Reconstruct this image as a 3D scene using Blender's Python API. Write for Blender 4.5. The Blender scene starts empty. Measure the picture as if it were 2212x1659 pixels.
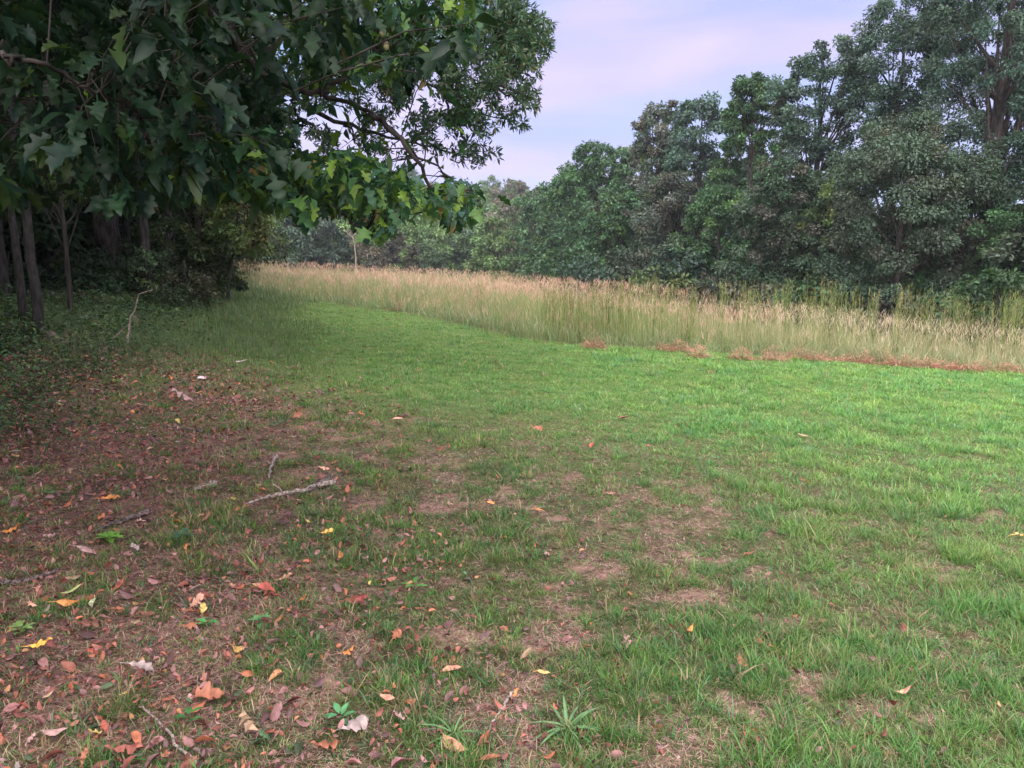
import bpy, math
import numpy as np
from math import radians
from mathutils import Vector

# ------------------------------------------------------------------ camera, sky, sun, exposure
S = bpy.context.scene
COL = S.collection
FPX, EYE, PITCH = 760.0, 1.6, radians(9.1)
cam_d = bpy.data.cameras.new("camera")
cam = bpy.data.objects.new("camera", cam_d); COL.objects.link(cam)
cam_d.sensor_width = 36; cam_d.lens = 36 * FPX / 1024
cam_d.clip_start = .05; cam_d.clip_end = 2000
cam.location = (0, 0, EYE); cam.rotation_euler = (math.pi / 2 - PITCH, 0, 0)
S.camera = cam

SUN_EL, SUN_AZ = radians(55), radians(196)      # azimuth from +Y, clockwise: behind and to the right of the camera
W = bpy.data.worlds.new("World"); S.world = W; W.use_nodes = True
nt = W.node_tree; nt.nodes.clear()
def N(t, **k):
    n = nt.nodes.new(t)
    for a, b in k.items():
        setattr(n, a, b)
    return n
L = lambda a, b: nt.links.new(a, b)
sky = N('ShaderNodeTexSky', sky_type='NISHITA', sun_disc=False)
sky.sun_elevation = SUN_EL; sky.sun_rotation = SUN_AZ
sky.air_density = 1.0; sky.dust_density = 1.5; sky.ozone_density = 1.5
tc = N('ShaderNodeTexCoord')
mp = N('ShaderNodeMapping'); mp.inputs['Scale'].default_value = (1.0, 1.3, 4.2); mp.inputs['Rotation'].default_value = (0, .12, .3)
L(tc.outputs['Generated'], mp.inputs[0])
n1 = N('ShaderNodeTexNoise'); n1.inputs['Scale'].default_value = 1.7; n1.inputs['Detail'].default_value = 6; n1.inputs['Roughness'].default_value = .5; n1.inputs['Distortion'].default_value = .5
L(mp.outputs[0], n1.inputs['Vector'])
r1 = N('ShaderNodeValToRGB'); r1.color_ramp.elements[0].position = .40; r1.color_ramp.elements[1].position = .60
r1.color_ramp.elements[0].color = (.0, .0, .0, 1); r1.color_ramp.elements[1].color = (1, 1, 1, 1)
L(n1.outputs['Fac'], r1.inputs[0])
n2 = N('ShaderNodeTexNoise'); n2.inputs['Scale'].default_value = 3.0; n2.inputs['Distortion'].default_value = .6; n2.inputs['Detail'].default_value = 5
L(mp.outputs[0], n2.inputs['Vector'])
r2 = N('ShaderNodeMapRange'); r2.inputs['From Min'].default_value = .32; r2.inputs['From Max'].default_value = .68; L(n2.outputs['Fac'], r2.inputs['Value'])
cc = N('ShaderNodeMixRGB'); cc.inputs[1].default_value = (2.65, 2.65, 4.7, 1); cc.inputs[2].default_value = (3.8, 3.35, 4.95, 1)
L(r2.outputs[0], cc.inputs[0])
blue = N('ShaderNodeMixRGB', blend_type='MIX'); blue.inputs[0].default_value = .75; blue.inputs[2].default_value = (1.75, 2.5, 4.95, 1)
L(sky.outputs[0], blue.inputs[1])
mx = N('ShaderNodeMixRGB'); L(r1.outputs[0], mx.inputs[0]); L(blue.outputs[0], mx.inputs[1]); L(cc.outputs[0], mx.inputs[2])
bg = N('ShaderNodeBackground'); bg.inputs[1].default_value = .05
L(mx.outputs[0], bg.inputs[0])
wo = N('ShaderNodeOutputWorld'); L(bg.outputs[0], wo.inputs[0])

sd = bpy.data.lights.new("sun", 'SUN'); sd.energy = 3.2; sd.angle = radians(115); sd.color = (1.0, .93, .86)
sun = bpy.data.objects.new("sun", sd); COL.objects.link(sun)
to_sun = Vector((math.sin(SUN_AZ) * math.cos(SUN_EL), math.cos(SUN_AZ) * math.cos(SUN_EL), math.sin(SUN_EL)))
sun.rotation_euler = to_sun.to_track_quat('Z', 'Y').to_euler()

S.view_settings.view_transform = 'Standard'; S.view_settings.look = 'None'
S.view_settings.gamma = 1; S.view_settings.use_curve_mapping = False
S.view_settings.exposure = 2.15
S.cycles.max_bounces = 6; S.cycles.diffuse_bounces = 3; S.cycles.transmission_bounces = 4
S.cycles.use_denoising = True
S.cycles.use_adaptive_sampling = True; S.cycles.adaptive_threshold = .02
S.render.film_transparent = False

# ------------------------------------------------------------------ helpers
rng = np.random.default_rng(7)
cP, sP = math.cos(PITCH), math.sin(PITCH)

def smooth(a, b, x):
    t = np.clip((x - a) / (b - a), 0, 1)
    return t * t * (3 - 2 * t)

def hash2(ix, iy, seed):
    h = (ix.astype(np.int64) * 374761393 + iy.astype(np.int64) * 668265263 + seed * 974711) & 0xffffffff
    h = ((h ^ (h >> 13)) * 1274126177) & 0xffffffff
    return ((h ^ (h >> 16)) & 0xffff) / 65535.0

def vnoise(x, y, s, seed=0):
    x = np.asarray(x, float) / s + 1000; y = np.asarray(y, float) / s + 1000
    ix = np.floor(x); iy = np.floor(y); fx = x - ix; fy = y - iy
    fx = fx * fx * (3 - 2 * fx); fy = fy * fy * (3 - 2 * fy)
    a = hash2(ix, iy, seed); b = hash2(ix + 1, iy, seed); c = hash2(ix, iy + 1, seed); d = hash2(ix + 1, iy + 1, seed)
    return (a * (1 - fx) + b * fx) * (1 - fy) + (c * (1 - fx) + d * fx) * fy

def fnoise(x, y, s, seed=0):
    return .5 * vnoise(x, y, s, seed) + .3 * vnoise(x, y, s * .45, seed + 5) + .2 * vnoise(x, y, s * .2, seed + 9)

def G(x, y):
    """height of the ground"""
    x = np.asarray(x, float); y = np.asarray(y, float)
    xs = 34 * np.tanh(x / 34); bank = .42 * smooth(1.5, -3.5, x + .30 * np.abs(y) + 1.2) * smooth(7, 12, y)
    z = bank - .055 * xs - .008 * np.minimum(y, 60)
    z = z + 14 * smooth(75, 210, y) + 10 * smooth(160, 380, y)
    z = z + .5 * (fnoise(x, y, 14, 3) - .5) * smooth(9, 30, np.abs(y) + np.abs(x) * .5)
    z = z + .035 * (fnoise(x, y, .9, 4) - .5)
    return z
def g(x, y): return float(G(x, y))

def ray(u, v):
    a = (u - 512) / FPX; b = -(v - 384) / FPX
    return np.array([a, cP + b * sP, -sP + b * cP])

def gp(u, v):
    """the ground point seen at a place in the 1024x768 frame"""
    d = ray(u, v); t = .5
    for i in range(6000):
        p = np.array([0, 0, EYE]) + d * t
        if p[2] <= g(p[0], p[1]): break
        t += .01 * max(1, t * .3)
    return float(p[0]), float(p[1])

def at(u, v, dist):
    d = ray(u, v); return np.array([0, 0, EYE]) + d * (dist / d[1])

def proj(P):
    P = np.asarray(P, float); x = P[:, 0]; y = P[:, 1]; z = P[:, 2] - EYE
    f = y * cP - z * sP; up = y * sP + z * cP
    f = np.where(f > .05, f, .05)
    return 512 + FPX * x / f, 384 - FPX * up / f

def inpoly(u, v, poly):
    u = np.asarray(u); v = np.asarray(v); r = np.zeros(u.shape, bool); n = len(poly)
    for i in range(n):
        x1, y1 = poly[i]; x2, y2 = poly[(i + 1) % n]
        if y1 == y2: continue
        c = ((y1 > v) != (y2 > v)) & (u < (x2 - x1) * (v - y1) / (y2 - y1) + x1)
        r ^= c
    return r
K = 1024 / 2212.0
def px(poly): return [(a * K, b * K) for a, b in poly]

def norm(a):
    return a / np.maximum(np.linalg.norm(a, axis=-1, keepdims=True), 1e-9)

def frames(d, n):
    """rotation matrices with column 0 = d, column 2 close to n"""
    d = norm(d); s = norm(np.cross(n, d)); n2 = np.cross(d, s)
    return np.stack([d, s, n2], axis=-1)

def randdir(n, r=rng):
    return norm(r.normal(size=(n, 3)))

class MB:
    def __init__(self): self.v = []; self.f = []; self.c = []; self.n = 0
    def add(self, V, F, C):
        V = np.asarray(V, float).reshape(-1, 3); F = np.asarray(F, np.int64)
        C = np.asarray(C, float)
        if C.ndim == 1: C = np.tile(C, (len(V), 1))
        self.v.append(V); self.f.append(F + self.n); self.c.append(C); self.n += len(V)
    def stamp(self, T, F, pos, R, sc, C):
        """copies of template T (k,3) with faces F at pos (n,3), rotation R (n,3,3), scale (n,) or (n,3), colours (n,3) or (n,k,3)"""
        n = len(pos); k = len(T)
        sc = np.asarray(sc, float)
        if sc.ndim == 1: sc = sc[:, None].repeat(3, 1)
        TT = T[None] * sc[:, None, :]
        V = np.einsum('nij,nkj->nki', R, TT) + pos[:, None]
        FF = (F[None] + (np.arange(n) * k)[:, None, None]).reshape(-1, F.shape[1])
        C = np.asarray(C, float)
        if C.ndim == 2: C = C[:, None].repeat(k, 1)
        self.add(V.reshape(-1, 3), FF, C.reshape(-1, 3))
    def tube(self, pts, rad, C, seg=6):
        pts = np.asarray(pts, float); m = len(pts); rad = np.broadcast_to(np.asarray(rad, float), (m,))
        t = norm(np.gradient(pts, axis=0))
        ref = np.array([0, 0, 1.]) if abs(t[0, 2]) < .8 else np.array([1., 0, 0])
        a = norm(np.cross(t, ref)); b = np.cross(t, a)
        th = np.arange(seg) * 2 * math.pi / seg
        V = pts[:, None] + rad[:, None, None] * (np.cos(th)[None, :, None] * a[:, None] + np.sin(th)[None, :, None] * b[:, None])
        i = np.arange(m - 1)[:, None] * seg; j = np.arange(seg)[None]; j2 = (j + 1) % seg
        F = np.stack([i + j, i + j2, i + seg + j2, i + seg + j], -1).reshape(-1, 4)
        self.add(V.reshape(-1, 3), F, C)
    def build(self, name, mat, parent=None, smooth_=False):
        me = bpy.data.meshes.new(name)
        V = np.concatenate(self.v).astype(np.float32); C = np.concatenate(self.c)
        loops = []; sizes = []
        for F in self.f:
            loops.append(F.reshape(-1)); sizes.append(np.full(len(F), F.shape[1]))
        loops = np.concatenate(loops).astype(np.int32); sizes = np.concatenate(sizes)
        starts = np.concatenate([[0], np.cumsum(sizes)[:-1]]).astype(np.int32)
        me.vertices.add(len(V)); me.vertices.foreach_set('co', V.reshape(-1))
        me.loops.add(len(loops)); me.loops.foreach_set('vertex_index', loops)
        me.polygons.add(len(starts)); me.polygons.foreach_set('loop_start', starts)
        at_ = me.attributes.new('col', 'FLOAT_COLOR', 'POINT')
        CC = np.ones((len(V), 4), np.float32); CC[:, :3] = np.clip(C, 0, 1)
        at_.data.foreach_set('color', CC.reshape(-1))
        if smooth_: me.polygons.foreach_set('use_smooth', np.ones(len(starts), bool))
        me.update(calc_edges=True)
        me.materials.append(mat)
        o = bpy.data.objects.new(name, me); COL.objects.link(o)
        if parent: o.parent = parent
        return o

def tag(o, label=None, cat=None, group=None, kind=None):
    if label: o['label'] = label
    if cat: o['category'] = cat
    if group: o['group'] = group
    if kind: o['kind'] = kind
    return o
def empty(name, loc, label, cat, group=None):
    o = bpy.data.objects.new(name, None); COL.objects.link(o); o.location = loc
    return tag(o, label, cat, group)
def copy_tree(o, loc, rz, sc, label, group):
    r = o.copy(); COL.objects.link(r); r.location = loc; r.rotation_euler = (0, 0, rz); r.scale = sc
    r['label'] = label; r['group'] = group
    for ch in o.children:
        c = ch.copy(); COL.objects.link(c); c.parent = r
    return r

# ------------------------------------------------------------------ materials
def mat_leaf(name, rough=.5, spec=.4, trans=.3, vary=.25, vscale=8.0, tint=(1.15, 1.2, .7)):
    m = bpy.data.materials.new(name); m.use_nodes = True; t = m.node_tree; t.nodes.clear()
    n = t.nodes.new; l = t.links.new
    a = n('ShaderNodeAttribute'); a.attribute_name = 'col'
    geo = n('ShaderNodeNewGeometry')
    no = n('ShaderNodeTexNoise'); no.inputs['Scale'].default_value = vscale; no.inputs['Detail'].default_value = 3
    l(geo.outputs['Position'], no.inputs['Vector'])
    mr = n('ShaderNodeMapRange'); mr.inputs['From Min'].default_value = .3; mr.inputs['From Max'].default_value = .7
    mr.inputs['To Min'].default_value = 1 - vary; mr.inputs['To Max'].default_value = 1 + vary
    l(no.outputs['Fac'], mr.inputs['Value'])
    mu = n('ShaderNodeMixRGB'); mu.blend_type = 'MULTIPLY'; mu.inputs[0].default_value = 1
    l(a.outputs['Color'], mu.inputs[1]); l(mr.outputs[0], mu.inputs[2])
    p = n('ShaderNodeBsdfPrincipled'); p.inputs['Roughness'].default_value = rough; p.inputs['Specular IOR Level'].default_value = spec
    l(mu.outputs[0], p.inputs['Base Color'])
    out = n('ShaderNodeOutputMaterial')
    if trans > 0:
        mt = n('ShaderNodeMixRGB'); mt.blend_type = 'MULTIPLY'; mt.inputs[0].default_value = 1
        mt.inputs[2].default_value = (*tint, 1); l(mu.outputs[0], mt.inputs[1])
        tr = n('ShaderNodeBsdfTranslucent'); l(mt.outputs[0], tr.inputs['Color'])
        ms = n('ShaderNodeMixShader'); ms.inputs[0].default_value = trans
        l(p.outputs[0], ms.inputs[1]); l(tr.outputs[0], ms.inputs[2]); l(ms.outputs[0], out.inputs[0])
    else:
        l(p.outputs[0], out.inputs[0])
    return m

def mat_bark(name, c1, c2, scale=(14, 14, 3), bump=.5):
    m = bpy.data.materials.new(name); m.use_nodes = True; t = m.node_tree
    n = t.nodes.new; l = t.links.new; p = t.nodes['Principled BSDF']; p.inputs['Roughness'].default_value = .9
    p.inputs['Specular IOR Level'].default_value = .15
    geo = n('ShaderNodeNewGeometry'); mp = n('ShaderNodeMapping'); mp.inputs['Scale'].default_value = scale
    l(geo.outputs['Position'], mp.inputs[0])
    no = n('ShaderNodeTexNoise'); no.inputs['Scale'].default_value = 1; no.inputs['Detail'].default_value = 6; l(mp.outputs[0], no.inputs['Vector'])
    r = n('ShaderNodeValToRGB'); r.color_ramp.elements[0].position = .38; r.color_ramp.elements[1].position = .66
    r.color_ramp.elements[0].color = (*c1, 1); r.color_ramp.elements[1].color = (*c2, 1)
    l(no.outputs['Fac'], r.inputs[0]); l(r.outputs[0], p.inputs['Base Color'])
    b = n('ShaderNodeBump'); b.inputs['Strength'].default_value = bump; b.inputs['Distance'].default_value = .03
    l(no.outputs['Fac'], b.inputs['Height']); l(b.outputs[0], p.inputs['Normal'])
    return m

M_oak = mat_leaf('oak_leaf', .5, .32, .26, .25, 30)
M_tree = mat_leaf('tree_foliage', .6, .25, .28, .3, 1.2)
M_far = mat_leaf('hill_foliage', .7, .2, .25, .3, .3)
M_grass = mat_leaf('lawn_blade', .5, .35, .30, .15, 3, (1.1, 1.25, .7))
M_mead = mat_leaf('meadow_blade', .6, .25, .35, .18, .8, (1.1, 1.1, .8))
M_dry = mat_leaf('dry_leaf', .6, .35, .12, .3, 40, (1.2, .9, .6))
M_bark = mat_bark('bark', (.018, .015, .014), (.065, .056, .052))
M_greybark = mat_bark('grey_bark', (.015, .013, .013), (.045, .040, .040), (30, 30, 8))
M_stick = mat_bark('dead_wood', (.12, .09, .08), (.40, .32, .29), (60, 60, 60), .3)
M_dark = mat_bark('rotting_wood', (.04, .03, .03), (.20, .15, .14), (60, 60, 60), .4)

# ------------------------------------------------------------------ where grass is thick or thin
OAK = (-4.9, 2.0)                                   # foot of the overhanging oak
def litter_amt(x, y):
    """0 on the open lawn, 1 under the oak where leaves have fallen"""
    w = (fnoise(x, y, 1.3, 21) - .5) * 1.6
    e = -.85 - .27 * (y - 3.0) + w
    return smooth(.5, -1.3, x - e) * smooth(12.0, 9.0, y + w) 
def bare_amt(x, y):
    p = fnoise(x, y, .62, 31)
    q = fnoise(x, y, .17, 33)
    near = smooth(8.5, 4.8, y + .35 * x + 1.2 * (vnoise(x, y, 2, 40) - .5))
    b = smooth(.3, .55, fnoise(x, y, .11, 35)) * smooth(.56, .78, .50 * p + .50 * q + .045 * near - .06 * smooth(.5, 2.2, x)) * (.25 + .75 * near) * (1 - .45 * smooth(.8, 2.0, x))
    b = np.maximum(b * .72, .8 * near * smooth(.58, .70, .6 * vnoise(x, y, .24, 36) + .4 * vnoise(x, y, .09, 37) + .05 * smooth(1.0, -1.0, x) - .05 * smooth(1.0, 2.4, x)))
    c = np.exp(-(((x - .75) / .9) ** 2 + ((y - 6.3) / .9) ** 2)) * .22 * smooth(.45, .65, q)
    return np.clip(np.maximum(b, c) + litter_amt(x, y) * (.02 + .46 * smooth(.38, .62, .5 * p + .5 * q)), 0, 1)

EDGE = [gp(u, v) for u, v in [(1023, 374), (905, 366), (787, 358), (695, 351), (602, 347), (523, 339), (463, 325), (417, 315), (366, 308), (318, 301), (275, 295), (240, 287), (212, 278)]]
_e = np.array(EDGE)
_first = _e[0] + (_e[0] - _e[1]) * 8
MEADOW = [tuple(_first)] + EDGE + [(-19, 44), (-22, 60), (-30, 80), (-10, 84), (8, 82), (11, 62), (13.5, 48), (16.5, 36), (20, 29), (26, 23), (34, 16)]
def in_meadow(x, y): return inpoly(x, y, MEADOW)
def edge_dist(x, y):
    P = np.stack([x, y], -1); best = np.full(len(P), 1e9); E = [tuple(_first)] + EDGE
    for a, b in zip(E[:-1], E[1:]):
        a = np.array(a); b = np.array(b); ab = b - a
        t = np.clip(((P - a) @ ab) / (ab @ ab), 0, 1)
        best = np.minimum(best, np.linalg.norm(P - (a + t[:, None] * ab), axis=1))
    return best
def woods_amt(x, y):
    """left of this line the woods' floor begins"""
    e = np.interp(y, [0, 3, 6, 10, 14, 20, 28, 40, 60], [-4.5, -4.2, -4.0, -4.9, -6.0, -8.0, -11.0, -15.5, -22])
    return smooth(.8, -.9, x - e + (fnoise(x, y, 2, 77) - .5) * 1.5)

# ------------------------------------------------------------------ ground
def axis(lo, hi, fine_lo, fine_hi, step, grow=1.12):
    a = list(np.arange(fine_lo, fine_hi, step)); s = step; v = fine_hi
    while v < hi: a.append(v); s *= grow; v += s
    a.append(hi); s = step; v = fine_lo - step; b = []
    while v > lo: b.append(v); s *= grow; v -= s
    b.append(lo); return np.array(sorted(set(b)) + a)
X = axis(-500, 500, -6, 8, .09); Y = axis(-60, 900, 1.0, 14, .09)
gx, gy = np.meshgrid(X, Y)
gz = G(gx, gy); fx, fy = gx.ravel(), gy.ravel()
lit = litter_amt(fx, fy); bar = bare_amt(fx, fy); wo_ = woods_amt(fx, fy)
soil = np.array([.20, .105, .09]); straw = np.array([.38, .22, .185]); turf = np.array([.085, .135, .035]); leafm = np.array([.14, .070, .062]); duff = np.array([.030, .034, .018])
pn = fnoise(fx, fy, .35, 50)[:, None]
bc = soil * (1 - pn) + straw * pn
thick = smooth(5, 11, fy)[:, None]; turf = turf * thick + np.array([.085, .075, .040]) * (1 - thick)
mot = smooth(.3, .7, fnoise(fx, fy, .22, 51))[:, None]; bc = bc * (.40 + .60 * mot)
c = turf * (1 - bar[:, None]) + bc * bar[:, None]
c = c * (1 - .6 * lit[:, None]) + leafm * .6 * lit[:, None]
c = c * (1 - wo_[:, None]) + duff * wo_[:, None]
md = in_meadow(fx, fy)[:, None] * .8
c = c * (1 - md) + np.array([.11, .10, .05]) * md
far = smooth(70, 95, fy)[:, None]; c = c * (1 - far) + np.array([.03, .05, .02]) * far
nxg = len(X); I = np.arange(len(Y) - 1)[:, None] * nxg + np.arange(nxg - 1)[None]
F = np.stack([I, I + 1, I + nxg + 1, I + nxg], -1).reshape(-1, 4)
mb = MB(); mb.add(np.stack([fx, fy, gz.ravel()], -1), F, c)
M_ground = mat_leaf('ground', .95, .1, 0, .45, 26)
t_ = M_ground.node_tree; p_ = [q for q in t_.nodes if q.type == 'BSDF_PRINCIPLED'][0]
nb = t_.nodes.new('ShaderNodeTexNoise'); nb.inputs['Scale'].default_value = 60; nb.inputs['Detail'].default_value = 6
ge = t_.nodes.new('ShaderNodeNewGeometry'); t_.links.new(ge.outputs['Position'], nb.inputs['Vector'])
bp = t_.nodes.new('ShaderNodeBump'); bp.inputs['Strength'].default_value = .8; bp.inputs['Distance'].default_value = .03
t_.links.new(nb.outputs['Fac'], bp.inputs['Height']); t_.links.new(bp.outputs[0], p_.inputs['Normal'])
tag(mb.build('ground', M_ground, smooth_=True), kind='structure')

# ------------------------------------------------------------------ blades
def blades(mb, x, y, length, width, lean, az, col0, col1, segs=3, z0=None, droop=1.0, fold=None):
    """curved tapering blades: lean = tangent of the tilt at the foot, bending over further towards the tip"""
    n = len(x); k = segs
    z = G(x, y) - .005 if z0 is None else z0
    s = np.linspace(0, 1, k + 1)
    d = np.stack([np.cos(az), np.sin(az)], -1)
    side = np.stack([-np.sin(az), np.cos(az)], -1)
    tw = rng.uniform(-1, 1, n)                          # turn of the blade's width
    sd_ = norm(np.stack([side[:, 0] * np.cos(tw) + d[:, 0] * np.sin(tw), side[:, 1] * np.cos(tw) + d[:, 1] * np.sin(tw)], -1))
    ang = np.arctan(lean)[:, None] + (droop * np.ones(n))[:, None] * s[None] ** 1.3     # angle from vertical along the blade
    ds = 1.0 / k
    hor = np.concatenate([np.zeros((n, 1)), np.cumsum(np.sin(ang[:, :-1]) * ds, 1)], 1) * length[:, None]
    ver = np.concatenate([np.zeros((n, 1)), np.cumsum(np.cos(ang[:, :-1]) * ds, 1)], 1) * length[:, None]
    wid = (1 - s ** 1.8)[None] * width[:, None] * .5; wid[:, 0] *= .7
    cx = x[:, None] + d[:, :1] * hor; cy = y[:, None] + d[:, 1:] * hor; cz = z[:, None] + np.maximum(ver, .004)
    A = np.stack([cx - sd_[:, :1] * wid, cy - sd_[:, 1:] * wid, cz], -1)[:, :-1]
    B = np.stack([cx + sd_[:, :1] * wid, cy + sd_[:, 1:] * wid, cz], -1)[:, :-1]
    T = np.stack([cx[:, -1], cy[:, -1], cz[:, -1]], -1)[:, None]
    V = np.concatenate([A, B, T], 1)                     # (n, 2k+1, 3)
    fac = np.concatenate([s[:-1], s[:-1], [1.0]])
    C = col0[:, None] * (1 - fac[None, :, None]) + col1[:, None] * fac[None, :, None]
    base = (np.arange(n) * (2 * k + 1))[:, None]
    q = []
    for i in range(k - 1): q.append(np.stack([base[:, 0] + i, base[:, 0] + k + i, base[:, 0] + k + i + 1, base[:, 0] + i + 1], -1))
    t = np.stack([base[:, 0] + k - 1, base[:, 0] + 2 * k - 1, base[:, 0] + 2 * k], -1)
    off = mb.n
    mb.v.append(V.reshape(-1, 3)); mb.c.append(C.reshape(-1, 3)); mb.n += n * (2 * k + 1)
    if q: mb.f.append(np.concatenate(q) + off)
    mb.f.append(t + off)

def fan_points(n, y0, y1, half=.80, xshift=0.0):
    """points spread evenly in the eye's angle: dense near, thin far"""
    y = np.exp(rng.uniform(math.log(y0), math.log(y1), n))
    x = rng.uniform(-1, 1, n) * (half * y + (1.7 if y0 < 2 else 0)) + xshift
    return x, y

def mixc(cols, n, w=None, jit=.18):
    cols = np.array(cols); i = rng.choice(len(cols), n, p=w)
    return cols[i] * (1 + rng.uniform(-jit, jit, (n, 1)))

NT_ = 135000
tx, ty = fan_points(NT_, 1.2, 34)
tden = 1 - bare_amt(tx, ty)
tv = smooth(.3, .75, .5 * vnoise(tx, ty, .16, 61) + .5 * vnoise(tx, ty, .45, 62))
keep = (rng.random(NT_) < np.clip(tden * (.55 + .6 * tv), .46, 1) * (1 - .65 * woods_amt(tx, ty))) & ~in_meadow(tx, ty) & (tx > -4.5 - .55 * ty)
tx, ty, tv = tx[keep], ty[keep], tv[keep]; NT_ = len(tx)
nb_ = rng.integers(5, 20, NT_); ti = np.repeat(np.arange(NT_), nb_); n = len(ti)
tsz = rng.uniform(.6, 1.5, NT_) * (.65 + .6 * tv) * (1 - .4 * bare_amt(tx, ty))
spread = (.012 + .012 * rng.random(NT_)) * np.maximum(1, ty / 3.2) ** 1.0
az0 = rng.uniform(0, 2 * math.pi, n); rr = np.sqrt(rng.random(n)) * spread[ti] * 1.4
x = tx[ti] + np.cos(az0) * rr; y = ty[ti] + np.sin(az0) * rr
az = az0 + rng.normal(size=n) * .7
lush = np.clip(.55 * smooth(-.5, 2.2, x) + .60 * smooth(5.5, 9.5, y + .4 * x) * smooth(-.38, -.12, x / y), 0, 1)
ln = rng.uniform(.026, .064, n) * tsz[ti] * (1 + .35 * smooth(.8, 2.5, x)) * (1 + .5 * woods_amt(x, y) * smooth(8, 14, y))
big = rng.random(n) < .03; ln[big] *= rng.uniform(1.3, 1.9, big.sum())
wd = rng.uniform(.0020, .0042, n) * np.maximum(1, (y / 4.0) ** .8); wd[big] *= 1.5
wide = rng.random(NT_) < .05; wd[wide[ti]] *= 1.8; ln[wide[ti]] *= 1.25
tdry = bare_amt(tx, ty); tl = np.clip(.55 * smooth(-.5, 2.2, tx) + .60 * smooth(5.5, 9.5, ty + .4 * tx) * smooth(-.38, -.12, tx / ty), 0, 1)  # also duller towards the wood: canopy shade put into the grass colour
G1 = [(.075, .18, .035), (.105, .235, .045), (.045, .135, .04), (.15, .25, .045), (.20, .20, .075), (.10, .20, .10)]
ta = mixc(G1, NT_, [.26, .24, .18, .14, .08, .10], .25)
tb_ = mixc([(.145, .31, .075), (.20, .38, .09), (.095, .24, .065), (.29, .41, .12), (.14, .30, .14)], NT_, [.34, .28, .2, .08, .10], .2)
tc_ = ta * (1 - tl[:, None]) + tb_ * tl[:, None]
hue = (fnoise(tx, ty, 1.5, 81) - .5)[:, None] + .8 * (fnoise(tx, ty, .4, 82) - .5)[:, None]
tc_ = tc_ * (1 + .55 * hue * np.array([1.2, .45, .2]))
tk = (rng.random(NT_) < .13 * (1 - .8 * tl)); tc_[tk] = mixc([(.30, .21, .11), (.34, .26, .15), (.22, .17, .09)], int(tk.sum()))
cb = tc_[ti] * (1 + rng.uniform(-.22, .22, (n, 1)))
dry = (rng.random(n) < (.07 + .25 * smooth(.2, .8, tdry[ti])) * (1 - .75 * lush))
cb[dry] = mixc([(.42, .30, .20), (.34, .24, .17), (.45, .35, .22)], int(dry.sum()))
mb = MB()
nearm = y < 6.5
for msk, sg in ((nearm, 3), (~nearm, 2)):
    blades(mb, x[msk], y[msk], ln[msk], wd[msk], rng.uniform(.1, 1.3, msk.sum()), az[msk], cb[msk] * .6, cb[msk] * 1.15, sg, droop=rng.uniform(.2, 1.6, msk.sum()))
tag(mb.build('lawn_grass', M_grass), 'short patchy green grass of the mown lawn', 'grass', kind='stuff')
print('lawn blades', n)

# dry thatch and straw lying in the bare patches
x, y = fan_points(300000, 1.25, 11)
b = bare_amt(x, y); keep = rng.random(len(x)) < (.12 + .85 * b) * (1 - .45 * litter_amt(x, y))
x, y = x[keep], y[keep]; n = len(x)
mb = MB()
blades(mb, x, y, rng.uniform(.015, .06, n), rng.uniform(.0012, .0026, n) * np.maximum(1, y / 3.5), rng.uniform(1.3, 12, n), rng.uniform(0, 6.28, n),
       mixc([(.48, .31, .25), (.36, .21, .17), (.55, .40, .31), (.24, .15, .13), (.46, .28, .26)], n, jit=.25), mixc([(.48, .31, .25), (.55, .40, .31)], n), 2, z0=G(x, y) + rng.uniform(.001, .012, n), droop=.2)
nc_ = 26000; xc, yc = fan_points(nc_, 1.25, 7); kc = rng.random(nc_) < bare_amt(xc, yc) * .9; xc, yc = xc[kc], yc[kc]; nc_ = len(xc)
OCT = np.array([(1, 0, 0), (0, 1, 0), (-1, 0, 0), (0, -1, 0), (0, 0, .8), (0, 0, -.6)], float); OCF = np.array([(0, 1, 4), (1, 2, 4), (2, 3, 4), (3, 0, 4)])
mb.stamp(OCT, OCF, np.stack([xc, yc, G(xc, yc) + .002], -1), frames(randdir(nc_), randdir(nc_)), rng.uniform(.0015, .006, nc_)[:, None] * rng.uniform(.6, 1.3, (nc_, 3)), mixc([(.20, .12, .10), (.32, .21, .18), (.13, .08, .07), (.42, .32, .27)], nc_))
tag(mb.build('dry_straw', M_dry), 'pinkish dry grass clippings lying in the bare patches', 'straw', kind='stuff')

# ------------------------------------------------------------------ leaf shapes (length 1 along x)
def leaf_template(outline, fold=.25, curl=.18, ripple=0.0, stalk=.35):
    V = []; F = []
    m = len(outline)
    for xx, ww in outline:
        z = -curl * xx * xx + ripple * math.sin(xx * 17)
        V += [(xx, 0, z), (xx, ww, z + fold * ww + ripple * math.sin(xx * 23)), (xx, -ww, z + fold * ww - ripple * math.sin(xx * 19))]
    for i in range(m - 1):
        a = 3 * i; b_ = 3 * (i + 1)
        F += [(a, b_, b_ + 1, a + 1), (b_, a, a + 2, b_ + 2)]
    k = len(V)
    if stalk:
        V += [(-stalk, .012, .05), (-stalk, -.012, .05), (0, -.014, 0), (0, .014, 0)]; F.append((k, k + 1, k + 2, k + 3))
    return np.array(V, float), np.array(F)
OAKO = [(0, .01), (.10, .04), (.17, .12), (.23, .15), (.26, .10), (.32, .09), (.40, .19), (.48, .26), (.55, .25), (.56, .15), (.60, .12), (.68, .19), (.77, .23), (.82, .18), (.83, .12), (.92, .10), (1, .0)]
MAPO = [(0, .02), (.04, .16), (.10, .30), (.18, .20), (.26, .22), (.40, .42), (.50, .45), (.50, .28), (.56, .18), (.66, .20), (.78, .22), (.80, .12), (.90, .06), (1, 0)]
OVAL = [(0, .01), (.15, .14), (.35, .22), (.6, .21), (.82, .12), (1, 0)]
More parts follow.
